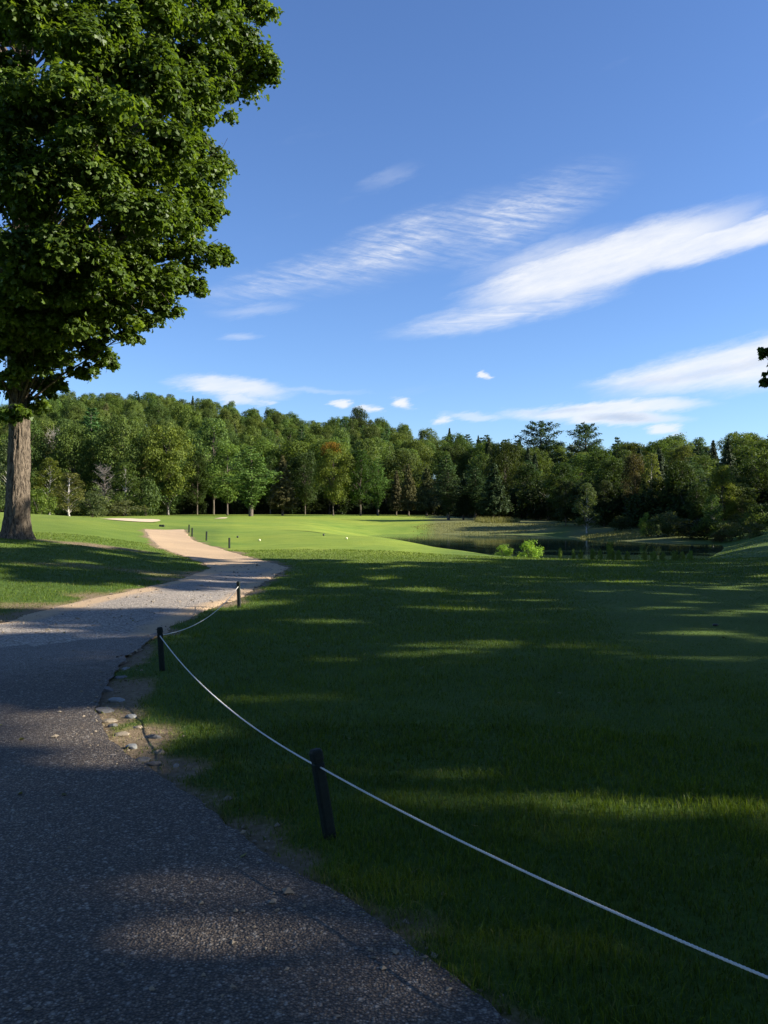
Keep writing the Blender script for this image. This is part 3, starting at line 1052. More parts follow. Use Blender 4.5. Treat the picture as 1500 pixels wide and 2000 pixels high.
GREEN = {'fan_pine': (0.048, 0.090, 0.030), 'round': (0.080, 0.122, 0.030), 'oval': (0.084, 0.134, 0.034), 'aspen': (0.098, 0.142, 0.040), 'shrub': (0.085, 0.125, 0.030),
         'pine': (0.048, 0.095, 0.030), 'spruce': (0.042, 0.064, 0.028), 'dead': (1, 1, 1)}


def plant(kind, loc, h, w, label, group=None, colour=None, variant=None, rz=None, name=None):
    pr = PROTO[kind]
    tr, cr = pr[(random.randrange(len(pr)) if variant is None else variant) % len(pr)]
    root = empty(name or NAME[kind], loc, random.random() * 6.28 if rz is None else rz, (w / PW[kind], w / PW[kind], h / PH[kind]))
    tag(root, label, CAT[kind], group)
    c = colour or GREEN[kind]
    j = random.uniform(0.82, 1.2)
    a = link('trunk' if kind != 'shrub' else 'stems', tr, root)
    b = link('crown' if kind != 'shrub' else 'foliage', cr, root)
    b.color = (c[0] * j * random.uniform(0.9, 1.12), c[1] * j, c[2] * j * random.uniform(0.85, 1.15), 1)
    return root


def plant_px(kind, px, py_base, py_top, w_px, d, label, group=None, colour=None, variant=None):
    """a tree standing at distance d, tall and wide as it looks in the photograph"""
    x, y, z = at(px, d)
    h = EYE + (1000 - py_top) / F * d - z
    return plant(kind, (x, y, z), h, w_px / F * d, label, group, colour, variant)


YEL = (0.112, 0.140, 0.030); LIME = (0.105, 0.160, 0.035); BROWN = (0.098, 0.092, 0.042); DARK = (0.034, 0.060, 0.016); PALE = (0.095, 0.120, 0.045)
# trees one can single out along the edge of the fairway, left to right
FRONT = [
    ('aspen', 18, 1000, 850, 60, 118, 'pale poplar showing left of the big maple trunk', PALE),
    ('aspen', 96, 1000, 888, 66, 112, 'yellow-green poplar just right of the big maple trunk', YEL),
    ('shrub', 78, 1003, 955, 60, 100, 'bright green shrub at the foot of the hill beside the maple trunk', LIME),
    ('aspen', 135, 1002, 918, 70, 108, 'bushy olive-green tree above the left end of the sand bunker', (0.11, 0.125, 0.035)),
    ('shrub', 180, 1005, 960, 62, 104, 'pale shrub left of the sand bunker at the hill foot', PALE),
    ('pine', 178, 995, 800, 110, 165, 'feathery white pine rising on the hill slope above the olive trees', (0.055, 0.115, 0.035)),
    ('pine', 215, 995, 830, 70, 170, 'narrower pine close beside the feathery white pine on the slope', (0.06, 0.115, 0.035)),
    ('dead', 108, 960, 850, 60, 150, 'bare grey tree among the poplars behind the maple', None),
    ('dead', 206, 990, 915, 56, 124, 'grey leafless tree left of the white birch stems', None),
    ('round', 252, 990, 845, 66, 158, 'brownish thin-leaved tree on the lower hill slope', BROWN),
    ('aspen', 246, 1003, 898, 70, 122, 'green birch with white stems at the forest edge', (0.07, 0.12, 0.035)),
    ('shrub', 285, 1004, 935, 56, 122, 'round leafy bush right of the white-stemmed birch', (0.06, 0.105, 0.03)),
    ('shrub', 240, 1005, 978, 90, 118, 'low spreading bush under the birch by the bunker', PALE),
    ('aspen', 328, 1006, 850, 78, 138, 'tall tree with a bare pale trunk left of the fairway', (0.065, 0.115, 0.03)),
    ('oval', 385, 1005, 880, 60, 146, 'dark slim tree between the pale-trunked tree and the light green pair', DARK),
    ('oval', 444, 1008, 862, 84, 140, 'light green tree left of the feathery larch on the fairway edge', (0.085, 0.150, 0.034)),
    ('pine', 490, 1013, 870, 108, 126, 'feathery bright green larch standing forward on the fairway', (0.085, 0.165, 0.040)),
    ('spruce', 552, 1009, 890, 64, 134, 'conical brownish pine with bare lower trunk', (0.092, 0.094, 0.042)),
    ('oval', 528, 1004, 885, 56, 152, 'dark green tree close behind the brownish conical pine', DARK),
    ('round', 596, 1004, 880, 66, 152, 'dark shaded tree left of the orange-tipped maple', DARK),
    ('round', 651, 1005, 866, 76, 134, 'rounded maple with orange-yellow crown top on a bare trunk', (0.080, 0.112, 0.022)),
    ('oval', 704, 1003, 874, 78, 136, 'dense dark green maple reaching the ground right of the orange-tipped one', (0.045, 0.085, 0.018)),
    ('pine', 738, 1001, 895, 52, 142, 'light green larch peeking out behind the dense dark maple', (0.085, 0.155, 0.035)),
    ('spruce', 774, 1003, 920, 34, 146, 'thin brownish conifer nearest the dense dark maple', (0.078, 0.082, 0.036)),
    ('spruce', 798, 1003, 908, 44, 143, 'middle brownish conifer of the three at the green', (0.082, 0.088, 0.036)),
    ('spruce', 833, 1003, 915, 56, 140, 'widest brownish conifer of the three at the green', (0.074, 0.084, 0.036)),
    ('pine', 876, 1016, 916, 70, 112, 'dark pine at the left tip of the clump on the far pond bank', (0.040, 0.070, 0.024)),
    ('spruce', 905, 1014, 925, 44, 114, 'slim dark conifer second in the clump on the far pond bank', (0.036, 0.058, 0.022)),
    ('pine', 928, 1014, 912, 62, 113, 'dark pine in the middle of the clump on the far pond bank', (0.040, 0.068, 0.024)),
    ('spruce', 965, 1016, 905, 70, 110, 'tall dark conifer at the right of the clump on the far pond bank', (0.042, 0.066, 0.026)),
    ('round', 988, 1005, 862, 84, 136, 'big dark rounded tree behind the pond bank conifers', (0.040, 0.062, 0.016)),
    ('oval', 1030, 1010, 905, 70, 122, 'dark tree standing above the dry grass bank', DARK),
    ('fan_pine', 1057, 1000, 824, 96, 190, 'tall white pine breaking the skyline, left of the two', (0.042, 0.082, 0.030)),
    ('fan_pine', 1143, 1000, 828, 84, 188, 'tall white pine breaking the skyline, right of the two', (0.042, 0.080, 0.030)),
    ('oval', 1095, 1020, 900, 70, 112, 'dark wide tree in the shade of the far pond shore', DARK),
    ('aspen', 1146, 1036, 938, 54, 80, 'pale green small tree leaning at the water by the far shore', (0.085, 0.115, 0.040)),
    ('round', 1195, 1020, 890, 80, 92, 'dark tree right of the small pale waterside tree', DARK),
    ('oval', 1240, 1020, 882, 60, 84, 'russet thin-leaved tree above the small dry grass point', (0.095, 0.080, 0.036)),
    ('aspen', 1272, 1022, 878, 50, 82, 'yellow-green slim tree beside the russet one', (0.110, 0.135, 0.032)),
    ('shrub', 1262, 1040, 1003, 26, 70, 'small pointed bright shrub on the dry grass point', LIME),
    ('shrub', 1302, 1042, 1000, 60, 72, 'loose green shrub on the shore right of the dry grass point', PALE),
    ('round', 1330, 1020, 900, 80, 80, 'dark leafy tree over the right end of the pond', DARK),
    ('shrub', 1352, 1058, 1016, 78, 66, 'dark domed bush overhanging the right end of the pond', (0.030, 0.042, 0.014)),
    ('aspen', 1392, 1050, 962, 50, 66, 'leafy green sapling beside the dark domed bush', (0.075, 0.120, 0.030)),
    ('oval', 1412, 1030, 904, 62, 71, 'tall yellow-green tree near the right edge of the picture', (0.118, 0.140, 0.030)),
    ('shrub', 1445, 1056, 1005, 60, 70, 'green bush below the tall yellow-green tree', PALE),
    ('shrub', 1482, 1050, 985, 62, 68, 'large green bush at the right edge above the bank', (0.07, 0.11, 0.032)),
    ('round', 1478, 1030, 890, 90, 76, 'dark broad tree filling the right edge behind the bushes', DARK),
    ('shrub', 1410, 1062, 1036, 40, 62, 'low rusty bush at the waterline on the right bank', (0.08, 0.075, 0.03)),
    ('shrub', 1215, 1046, 1008, 44, 78, 'dark bush behind the small dry grass point', (0.045, 0.065, 0.02)),
    ('shrub', 1285, 1050, 1010, 50, 69, 'green bush low on the shore left of the dark domed bush', (0.06, 0.085, 0.025)),
    ('shrub', 1325, 1054, 1012, 54, 69, 'olive bush on the shore behind the dark domed bush', (0.055, 0.075, 0.022)),
    ('oval', 1362, 1040, 938, 58, 74, 'dark green sapling behind the dark domed bush', (0.04, 0.065, 0.02)),
    ('shrub', 1380, 1060, 1014, 60, 65, 'spreading green bush right of the dark domed bush', (0.06, 0.09, 0.025)),
    ('shrub', 1428, 1060, 1022, 60, 62, 'loose bush with pale leaves on the right bank slope', (0.085, 0.105, 0.035)),
    ('shrub', 1465, 1058, 1018, 56, 60, 'pale green bush on the bank near the right edge', (0.08, 0.105, 0.035)),
    ('oval', 1448, 1040, 940, 60, 71, 'green sapling between the yellow-green tree and the right edge', (0.06, 0.09, 0.026)),
    ('oval', 1105, 1028, 935, 56, 94, 'dark sapling left of the small pale waterside tree', (0.030, 0.045, 0.014)),
    ('oval', 1180, 1030, 935, 50, 88, 'dark sapling right of the small pale waterside tree', (0.034, 0.05, 0.016)),
    ('round', 700, 900, 793, 42, 286, 'lone rounded treetop standing above the ridge', (0.038, 0.055, 0.016)),
]
for k, px, yb, yt, wpx, d, lab, colr in FRONT:
    g = 'bushes round the pond and hill foot' if k == 'shrub' else 'trees along the forest edge'
    rt = plant_px(k, px, yb, yt, wpx, d, lab, g, colr)
    if 'orange-yellow' in lab:      # autumn colour begins at the very top
        tp = link('turning_leaves', PROTO['shrub'][0][1], rt)
        tp.location = (0.9, -0.6, 11.3); tp.scale = (1.5, 1.5, 0.98)
        tp.color = (0.20, 0.125, 0.022, 1)

# the wood behind: jittered rows from the edge up to the ridge
REG = [(-400, 470, 'on the wooded hill at the left'), (470, 860, 'on the wooded slope behind the fairway'), (860, 2000, 'in the dark wood behind the pond')]
KLAB = {'round': 'rounded leafy tree in the mass of crowns', 'oval': 'upright leafy tree in the mass of crowns', 'aspen': 'slim pale poplar among the crowns', 'pine': 'pine among the crowns', 'spruce': 'dark conifer among the crowns'}
n_wood = 0
KSHORT = {'round': 'rounded tree', 'oval': 'upright tree', 'aspen': 'slim poplar', 'pine': 'pine', 'spruce': 'conifer'}
MARKS = [(20, 'left of the maple trunk'), (110, 'just right of the maple trunk'), (200, 'above the olive poplars'), (280, 'above the white-stemmed birch'), (350, 'above the sandy path end'), (420, 'above the four short posts'),
         (520, 'above the feathery larch'), (600, 'above the conical brownish pine'), (680, 'above the orange-tipped maple'), (760, 'above the dense dark maple'), (860, 'above the three thin conifers'),
         (950, 'above the clump on the far pond bank'), (1020, 'above the big dark rounded tree'), (1100, 'under the left skyline pine'), (1180, 'under the right skyline pine'), (1260, 'above the russet waterside tree'),
         (1350, 'above the right end of the pond'), (1440, 'above the tall yellow-green tree'), (9999, 'at the far right edge')]
row = 0
ang = np.arange(-29.5, 29.6, 0.01)
d_fac = 0.0
while True:
    f = row / 15.0
    if f > 1.06: break
    th = -29.0
    while th < 29.0:
        px = 750 + F * math.tan(R(th))
        Ed = float(np.interp(px, EDGE_PX, EDGE_D)) + (7 if px < 1100 else 13)
        Rd = float(np.interp(px, RIDGE_PX, RIDGE_D))
        rows_here = max(4, int((Rd - Ed) / 11.5))
        step_ok = int(f * rows_here) != int((f - 1 / 15.0) * rows_here) or row == 0
        d = Ed + (Rd - Ed) * min(f, 1.04) + random.uniform(-3, 3)
        spacing = random.uniform(7.5, 10.0) * (0.92 + 0.15 * f) * (0.84 if px < 860 and f > 0.25 else 1.0)
        th += math.degrees(spacing / (d / math.cos(R(th))))
        if not step_ok: continue
        px = 750 + F * math.tan(R(th))
        if px < -110 or px > 1610: continue
        x, y, z = at(px, d)
        H = random.uniform(12.5, 18.0)
        top_y = float(np.interp(px, SKY_PX, SKY_PY)) + random.uniform(-6, 10) + (1 - min(1, f)) * random.uniform(10, 55)
        hmax = EYE + (1000 - top_y) / F * d - z
        H = min(H, hmax) if f < 0.9 else hmax * random.uniform(0.95, 1.02)
        if H < 5.0: H = 5.0
        hill = px < 860
        r = random.random()
        kind = ('round' if r < 0.40 else 'oval' if r < 0.76 else 'aspen' if r < 0.86 else 'pine' if r < 0.94 else 'spruce') if hill else \
               ('round' if r < 0.34 else 'oval' if r < 0.62 else 'aspen' if r < 0.70 else 'pine' if r < 0.86 else 'spruce')
        c = list(GREEN[kind])
        tone = random.random()
        if tone < 0.25: c = [c[0] * 1.15, c[1] * 1.12, c[2]]
        elif tone > 0.93: c = [c[0] * 1.10, c[1] * 0.88, c[2]]
        if not hill: c = [v * 0.85 for v in c]
        w = {'round': random.uniform(8.5, 11.5), 'oval': random.uniform(7, 9.5), 'aspen': random.uniform(4.5, 6), 'pine': random.uniform(6.5, 8.5), 'spruce': random.uniform(4.5, 6)}[kind] * min(1.0, 0.55 + H / 30) * (0.80 if hill and f > 0.25 else 0.95)
        reg = [q for q in REG if q[0] <= px < q[1]][0][2]
        mark = [q for q in MARKS if px < q[0]][0][1]
        tone_w = 'yellowish' if tone < 0.25 else 'brownish' if tone > 0.93 else 'green'
        band = 'front rows' if f < 0.22 else 'lower rows' if f < 0.45 else 'middle rows' if f < 0.68 else 'upper rows' if f < 0.88 else 'skyline row'
        plant(kind, (x, y, z), H, w, '%s %s in the %s %s' % (tone_w, KSHORT[kind], band, mark), 'woodland trees ' + reg, tuple(c))
        n_wood += 1
    row += 1
for j in range(74):  # added to fill sky gaps; dark shade under trees is put into their colour
    px = 850 + 770 * (j + random.random()) / 74
    d = float(np.interp(px, EDGE_PX, EDGE_D)) + (2, 9, 17)[j % 3] + random.uniform(-2, 2)
    x, y, z = at(px, d)
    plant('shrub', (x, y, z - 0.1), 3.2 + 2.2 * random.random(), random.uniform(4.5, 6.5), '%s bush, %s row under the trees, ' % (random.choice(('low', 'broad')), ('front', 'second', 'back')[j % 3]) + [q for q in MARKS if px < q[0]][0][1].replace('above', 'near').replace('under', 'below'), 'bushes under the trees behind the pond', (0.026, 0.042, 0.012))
for j in range(44):  # dark bush colour again carries the shade under the trees
    px = 300 + 560 * (j + random.random()) / 44
    d = float(np.interp(px, EDGE_PX, EDGE_D)) + (6, 14)[j % 2] + random.uniform(-2, 2)
    x, y, z = at(px, d)
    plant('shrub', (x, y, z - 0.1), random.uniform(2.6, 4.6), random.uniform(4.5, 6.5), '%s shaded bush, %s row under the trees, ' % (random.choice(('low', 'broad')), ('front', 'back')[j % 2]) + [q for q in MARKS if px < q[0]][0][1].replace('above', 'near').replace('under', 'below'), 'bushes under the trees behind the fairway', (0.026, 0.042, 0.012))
for j in range(22):
    px = -90 + 420 * (j + random.random()) / 22
    d = float(np.interp(px, EDGE_PX, EDGE_D)) + (-4, 1)[j % 2] + random.uniform(-2, 2)
    x, y, z = at(px, d)
    mark = [q for q in MARKS if px < q[0]][0][1].replace('above', 'near')
    plant('shrub', (x, y, z - 0.1), random.uniform(2.2, 4.4), random.uniform(4.0, 6.5), 'leafy green bush along the foot of the hill ' + mark, 'bushes along the foot of the left hill', (0.085, 0.125, 0.034))
print('wood trees', n_wood)
same = {}
for o in COL.objects:
    if 'label' in o and o.parent is None: same.setdefault(o['label'], []).append(o)
for lab, os_ in same.items():
    if 1 < len(os_) <= 3:
        os_.sort(key=lambda q: q.location.x / q.location.y)
        for q, wd_ in zip(os_, ('left', 'right') if len(os_) == 2 else ('left', 'middle', 'right')):
            q['label'] = wd_ + ' ' + lab

# ------------------------------------------------------------------ the big maple
LEAF2D = np.array([(0, -0.42), (0.10, -0.22), (0.42, -0.34), (0.30, -0.08), (0.55, 0.12), (0.22, 0.14), (0.16, 0.30), (0, 0.62),
                   (-0.16, 0.30), (-0.22, 0.14), (-0.55, 0.12), (-0.30, -0.08), (-0.42, -0.34), (-0.10, -0.22)])
LEAF_S = LEAF2D[[0, 2, 4, 7, 10, 12]]
LEAF_M = LEAF2D[[0, 2, 4, 5, 7, 9, 10, 12]]
LEAF2D = LEAF2D[[0, 2, 3, 4, 5, 7, 9, 10, 11, 12]]


def leaf_part(C, size, nrm, rg, shape):
    n = len(C); m = len(shape)
    nrm = unit(nrm)
    a = unit(np.cross(nrm, unit(rg.normal(size=(n, 3)))))
    b = np.cross(nrm, a)
    V = C[:, None] + size[:, None, None] * (shape[None, :, 0:1] * a[:, None] + shape[None, :, 1:2] * b[:, None])
    bend = (np.abs(shape[:, 0]) * 0.35)[None, :, None] * nrm[:, None] * size[:, None, None]
    return (V - bend).reshape(-1, 3)


def maple_leaves(sets, rg):
    """sets of (centres, sizes, normals, tints, outline) joined into one crown"""
    Vs, cnt, T = [], [], []
    for C, size, nrm, tint, shape in sets:
        Vs.append(leaf_part(C, size, nrm, rg, shape))
        cnt.append(np.full(len(C), len(shape)))
        T.append(np.repeat(tint, len(shape)))
    V = np.vstack(Vs)
    return mesh_np('crown', V, np.arange(len(V)), np.concatenate(cnt), M['maple_leaf'], False, {'tint': np.concatenate(T)})


def clumped(lobes, rg, per, nsub=8, rough=False):
    """leaves on the outside of small overhanging clumps grouped into lobes"""
    C, Nn, T = [], [], []
    for c, r in lobes:
        for q in range(nsub):
            d = unit(rg.normal(size=(1, 3)))[0]
            rc = float(np.mean(r)) * (rg.uniform(0.20, 0.50) if rough else rg.uniform(0.30, 0.52))
            cc = c + d * (r - 0.55 * rc) * (rg.uniform(0.75, 1.0) if q < nsub - 2 else 0.2)
            k = int(per * rc * rc) + 10
            e = unit(rg.normal(size=(k, 3)))
            flip = (e[:, 2] < -0.35) & (rg.random(k) < 0.75)
            e[flip, 2] *= -1
            rr = rg.uniform(0.40, 1.0, k) + (rg.random(k) < 0.28) * rg.uniform(0, 0.6, k) if rough else rg.uniform(0.62, 1.0, k) + (rg.random(k) < 0.12) * rg.uniform(0, 0.35, k)
            p = e * rr[:, None] * np.array([rc, rc, rc * 0.72])
            p[:, 2] -= 0.22 / max(rc, 0.2) * (p[:, 0] ** 2 + p[:, 1] ** 2) * 0.6
            C.append(cc + p)
            Nn.append(e * 0.7 + rg.normal(size=(k, 3)) * 0.42 + np.array([0, 0, 0.55]))
            T.append(np.clip(rg.normal(0.5 + 0.13 * rg.normal(), 0.2, k), 0, 1))
    return np.vstack(C), np.vstack(Nn), np.concatenate(T)


MD = 28.0
mx, my, mz = at(30, MD)
mpp = MD / F


def lobe_px(px, py, rpx, dy, flat=0.75):
    d = MD + dy
    c = np.array([(px - 750) / F * d - mx, dy, EYE + (1000 - py) / F * d - mz])
    r = rpx / F * d
    return c, np.array([r * 1.1, r * 1.1, r * flat])


def hero_maple():
    rg = np.random.default_rng(55)
    lobes = []
    vis = [  # picture position, radius in pixels, metres nearer (-) or farther (+) than the trunk
        (490, 128, 48, 0, .9), (440, 150, 60, 1, .8), (440, 40, 70, -1, .8), (380, 90, 80, -3, .8), (470, -40, 70, 0, .8), (360, -30, 90, -3, .8), (250, -20, 100, -5, .8),
        (390, 225, 62, -2, .75), (330, 200, 80, -4, .8), (250, 130, 90, -5.5, .8), (150, 60, 100, -6, .8), (60, 20, 100, -6, .8),
        (425, 308, 44, 0, .7), (370, 335, 62, -2, .75), (290, 310, 80, -4.5, .75), (200, 250, 90, -6, .8), (100, 200, 90, -6.5, .8), (20, 240, 90, -6, .8),
        (385, 408, 52, 0, .8), (385, 490, 50, 0, .8), (320, 430, 76, -3, .75), (230, 400, 84, -5, .75), (130, 360, 90, -6, .75), (40, 370, 90, -5.5, .75),
        (352, 555, 44, 0, .75), (290, 540, 66, -2.5, .7), (200, 520, 80, -4, .7), (110, 490, 84, -5, .7), (20, 500, 80, -5, .7),
        (270, 612, 46, -0.5, .65), (200, 610, 62, -2.5, .65), (120, 600, 66, -3.5, .65), (40, 610, 60, -3.5, .6),
        (192, 690, 30, 0.3, .6), (150, 672, 44, -0.5, .6), (110, 700, 44, 0.8, .7), (92, 745, 34, 0.6, .7), (10, 690, 44, -1.5, .6), (10, 755, 34, -0.4, .7),
        (38, 806, 24, -0.75, .7), (14, 812, 20, -0.55, .7), (78, 792, 22, 0.25, .9),
        (500, 10, 40, 0, .8), (450, 90, 55, 1, .8), (400, 150, 60, -3, .8), (410, 400, 36, 0.5, .8), (425, 500, 26, 0.5, .8), (390, 560, 22, 0, .8), (320, 600, 36, -1, .7), (240, 655, 36, -1, .65),
        (210, 712, 22, 0.2, .6), (160, 725, 26, -0.6, .6), (70, 660, 50, -2.5, .6), (130, 640, 50, -3, .6), (60, 720, 34, -1.6, .6), (30, 650, 56, -2.8, .6), (110, 760, 24, 0.5, .8), (-10, 640, 60, -3, .6),
        (170, 560, 60, -4, .65), (80, 560, 66, -4.5, .65), (10, 570, 66, -4, .65), (240, 580, 50, -3, .65), (90, 690, 30, -1.4, .6), (25, 735, 30, -1.2, .6)]
    for px, py, r, dy, fl in vis:
        lobes.append(lobe_px(px, py, r * 1.12, dy, fl))
    nv = len(vis)
    # inner boughs of the half one sees, kept inside the outline of the crown
    zo = [5.6, 6.6, 7.8, 8.9, 10.2, 11.9, 13.7, 15.4, 16.6, 18.8, 22.0, 25.0]
    ro = [0.8, 2.6, 4.0, 5.4, 6.2, 6.2, 6.6, 6.6, 7.6, 7.4, 5.0, 1.5]
    for i in range(112):
        z = 6.2 + 14.5 * (i + rg.random()) / 112
        t = rg.uniform(R(-150), R(50))
        s_ = rg.uniform(0.75, 1.3)
        rad = max(0.3, (float(np.interp(z, zo, ro)) - s_ * 0.8)) * math.sqrt(rg.uniform(0.08, 1.0))
        lobes.append((np.array([rad * math.cos(t), rad * math.sin(t), z]), np.array([s_, s_, s_ * 0.66])))
    nm = len(lobes)
    # the rest of the crown: far side, left side and top
    for i in range(60):
        z = rg.uniform(6.5, 24.5)
        t = rg.uniform(R(40), R(230))
        rad = float(np.interp(z, zo, ro)) * rg.uniform(0.35, 0.92)
        s_ = rg.uniform(1.0, 1.6)
        lobes.append((np.array([rad * math.cos(t), rad * math.sin(t), z]), np.array([s_, s_, s_ * 0.72])))
    sets = []
    for lo, per, ns, sz, shp in ((lobes[:nv], 880, 13, (0.085, 0.185), LEAF_M), (lobes[nv:nm], 660, 9, (0.09, 0.195), LEAF_S), (lobes[nm:], 300, 7, (0.18, 0.26), LEAF_S)):
        C, Nn, T = clumped(lo, rg, per, ns, True)
        sets.append((C, rg.uniform(*sz, len(C)), Nn, T, shp))
    crown = maple_leaves(sets, rg)
    print('maple leaves', [len(q[0]) for q in sets])
    # trunk with root flare and furrowed bark
    n, k = 230, 96
    zz = np.r_[np.linspace(-0.4, 9.0, n - 40), np.linspace(9.1, 17.0, 40)]
    th = np.linspace(0, 2 * math.pi, k, endpoint=False)
    Z, TH = np.meshgrid(zz, th, indexing='ij')
    rad = np.interp(Z, [-0.4, 0.0, 0.25, 0.7, 1.6, 4.0, 6.5, 9.0, 13.0, 17.0], [.72, .55, .455, .39, .355, .325, .30, .24, .15, .05])
    rad *= 1 + 0.10 * np.exp(-np.clip(Z, 0, 9) * 2.2) * (np.sin(TH * 5 + 0.6) + 0.5 * np.sin(TH * 3))
    nz_ = fbm(TH * 7.64, Z * 2.2 + 3 * np.sin(TH), 4)
    nz2 = 1 - np.abs(2 * fbm(np.cos(TH) * 7.5 + 30 + 0.5 * np.sin(Z * 3), np.sin(TH) * 7.5 + Z * 1.5 + 50, 3) - 1)
    rad += (0.075 * (nz_ - 0.5) + 0.060 * (nz2 - 0.6)) * np.clip(rad / 0.4, 0.2, 1)
    ax = 0.018 * np.clip(Z, 0, 30) + 0.06 * np.sin(Z * 0.5); ay = 0.05 * np.sin(Z * 0.4 + 1)
    V = np.stack([ax + rad * np.cos(TH), ay + rad * np.sin(TH), Z], -1).reshape(-1, 3)
    i, j = np.meshgrid(np.arange(n - 1), np.arange(k), indexing='ij')
    a = (i * k + j).ravel(); b = (i * k + (j + 1) % k).ravel()
    q = np.stack([a, b, b + k, a + k], 1)
    trunk = mesh_np('trunk', V, q.ravel(), np.full(len(q), 4), M['maple_bark'], True)
    br = MB()
    for c, r in lobes:
        hz = math.hypot(c[0], c[1])
        z0 = max(6.2 if c[2] > 6.9 else 4.3, c[2] - 0.75 * hz - rg.random())
        z0 = min(z0, 16)
        axx = 0.018 * z0
        p0 = Vector((axx, 0, z0)); p3 = Vector(c)
        p1 = p0.lerp(p3, 0.35) + Vector((0, 0, 0.12 * hz)) + Vector(rg.normal(size=3)) * 0.15
        p2 = p0.lerp(p3, 0.7) + Vector((0, 0, 0.10 * hz)) + Vector(rg.normal(size=3)) * 0.2
        r0 = 0.018 + 0.007 * hz
        br.tube([p0, p1, p2, p3], [r0, r0 * 0.75, r0 * 0.5, r0 * 0.22], 6, False)
        for e in range(4):
            d = Vector(unit(rg.normal(size=(1, 3)))[0]) * float(np.mean(r)) * 0.9
            br.tube([p2.lerp(p3, 0.6), p3 + d * 0.5, p3 + d], [r0 * 0.2, r0 * 0.12, 0.006], 4, False)
    return trunk, br.mesh('branches', M['maple_bark']), crown


MAPLE = hero_maple()
MAPLE_COL = (0.076, 0.126, 0.019, 1)


def big_tree(name, loc, rz, sc, label, cat='maple tree', group=None, col=MAPLE_COL):
    root = empty(name, loc, rz, sc)
    tag(root, label, cat, group)
    link('trunk', MAPLE[0], root)
    link('branches', MAPLE[1], root)
    c = link('crown', MAPLE[2], root)
    c.color = col
    return root


big_tree('maple_tree', (mx, my, mz), 0.0, (1, 1, 1), 'large maple with furrowed trunk on the grassy rise at the left')

# unseen maples: right ones shade lawn and road, rear ones added against sky light
def side_crown(seed, H=20.0, W=13.0, base=3.4, n=92):
    rg = np.random.default_rng(seed)
    lobes = []
    for i in range(n):
        u = (i + rg.random()) / n
        prof = math.sin(math.pi * (0.10 + 0.82 * u)) ** 0.6
        t = i * 2.4 + rg.random()
        rad = W / 2 * prof * (0.3 + 0.62 * math.sqrt(rg.random()))
        s_ = W * rg.uniform(0.08, 0.125)
        lobes.append((np.array([rad * math.cos(t), rad * math.sin(t), base + (H - base) * (0.05 + 0.9 * u)]), np.array([s_, s_, s_ * 0.7])))
    C, Nn, T = clumped(lobes, rg, 290, 7)
    kp = np.random.default_rng(seed + 500).random(len(C)) < 0.74
    C, Nn, T = C[kp], Nn[kp], T[kp]
    print('side leaves', len(C))
    return maple_leaves([(C, rg.uniform(0.17, 0.26, len(C)), Nn, T, LEAF_S)], rg)


SIDE_CROWN = [side_crown(71), side_crown(72)]
SIDE = [  # x, y, turn, scale across, scale up, crown
    (16.40, 22.60, 0, 0.75, 0.83, 0), (38.13, 56.07, 243, 1.00, 0.63, 1), (22.40, 3.42, 91, 0.73, 1.00, 0), (25.22, 8.35, 31, 0.61, 0.98, 0), (27.05, 10.23, 55, 1.00, 0.71, 1),
    (23.04, 19.77, 275, 1.00, 0.81, 1), (40.04, 34.32, 190, 1.00, 0.78, 0), (32.92, 55.03, 310, 0.57, 0.92, 0), (32.99, 48.04, 94, 0.80, 0.74, 1), (30.09, 1.15, 143, 1.00, 1.00, 1),
    (46.85, 25.34, 291, 1.00, 1.00, 1), (51.69, 64.31, 86, 1.00, 1.00, 1), (18.00, -9.50, 40, 1.05, 1.10, 0), (8.00, -8.00, 170, 1.00, 1.10, 1), (-4.00, -9.00, 10, 1.00, 1.10, 0), (-15.00, -5.00, 220, 1.00, 1.00, 1)]
for i, (x, y, a, s, h, kc) in enumerate(SIDE):
    z = float(height(np.array(x), np.array(y)))
    lab = 'maple whose leafy branch tip hangs into the right edge of the picture' if i == 0 else ('tall maple beyond the right edge shading the lawn' if y > -7 and x > 0 else 'added unseen maple behind the viewer, cutting sky light')
    root = empty('maple_tree', (x, y, z), R(a), (s, s, h))
    tag(root, lab, 'maple tree', None if i == 0 else ('maples shading the lawn from the right' if y > -7 and x > 0 else 'added maples behind the viewer cutting sky light'))
    link('trunk', MAPLE[0], root)
    c = link('crown', SIDE_CROWN[kc], root)
    c.color = MAPLE_COL
    if i == 0:       # its lowest bough reaches into the picture
        rg_ = np.random.default_rng(91)
        lo = []
        for px_, py_, rp_ in ((1490, 690, 12), (1493, 742, 15), (1504, 715, 20), (1516, 752, 18), (1525, 700, 26), (1545, 725, 34), (1575, 705, 40), (1610, 700, 46)):
            lo.append((np.array([((px_ - 750) / F * y - x) / s, 0.15 * rg_.normal(), (EYE + (1000 - py_) / F * y - z) / h]), np.full(3, rp_ / F * y / s)))
        C_, N_, T_ = clumped(lo, rg_, 900, 8)
        b_ = link('low_bough', maple_leaves([(C_, rg_.uniform(0.14, 0.2, len(C_)), N_, T_, LEAF2D)], rg_), root)
        b_.color = MAPLE_COL
        mb_ = MB()
        mb_.tube([(0, 0, 4.6), tuple(lo[-1][0]), tuple(lo[5][0]), tuple(lo[3][0])], [0.10, 0.06, 0.03, 0.01], 6)
        mb_.tube([tuple(lo[5][0]), tuple(lo[2][0]), tuple(lo[0][0])], [0.03, 0.02, 0.006], 5)
        link('bough_wood', mb_.mesh('bough_wood', M['maple_bark']), root)

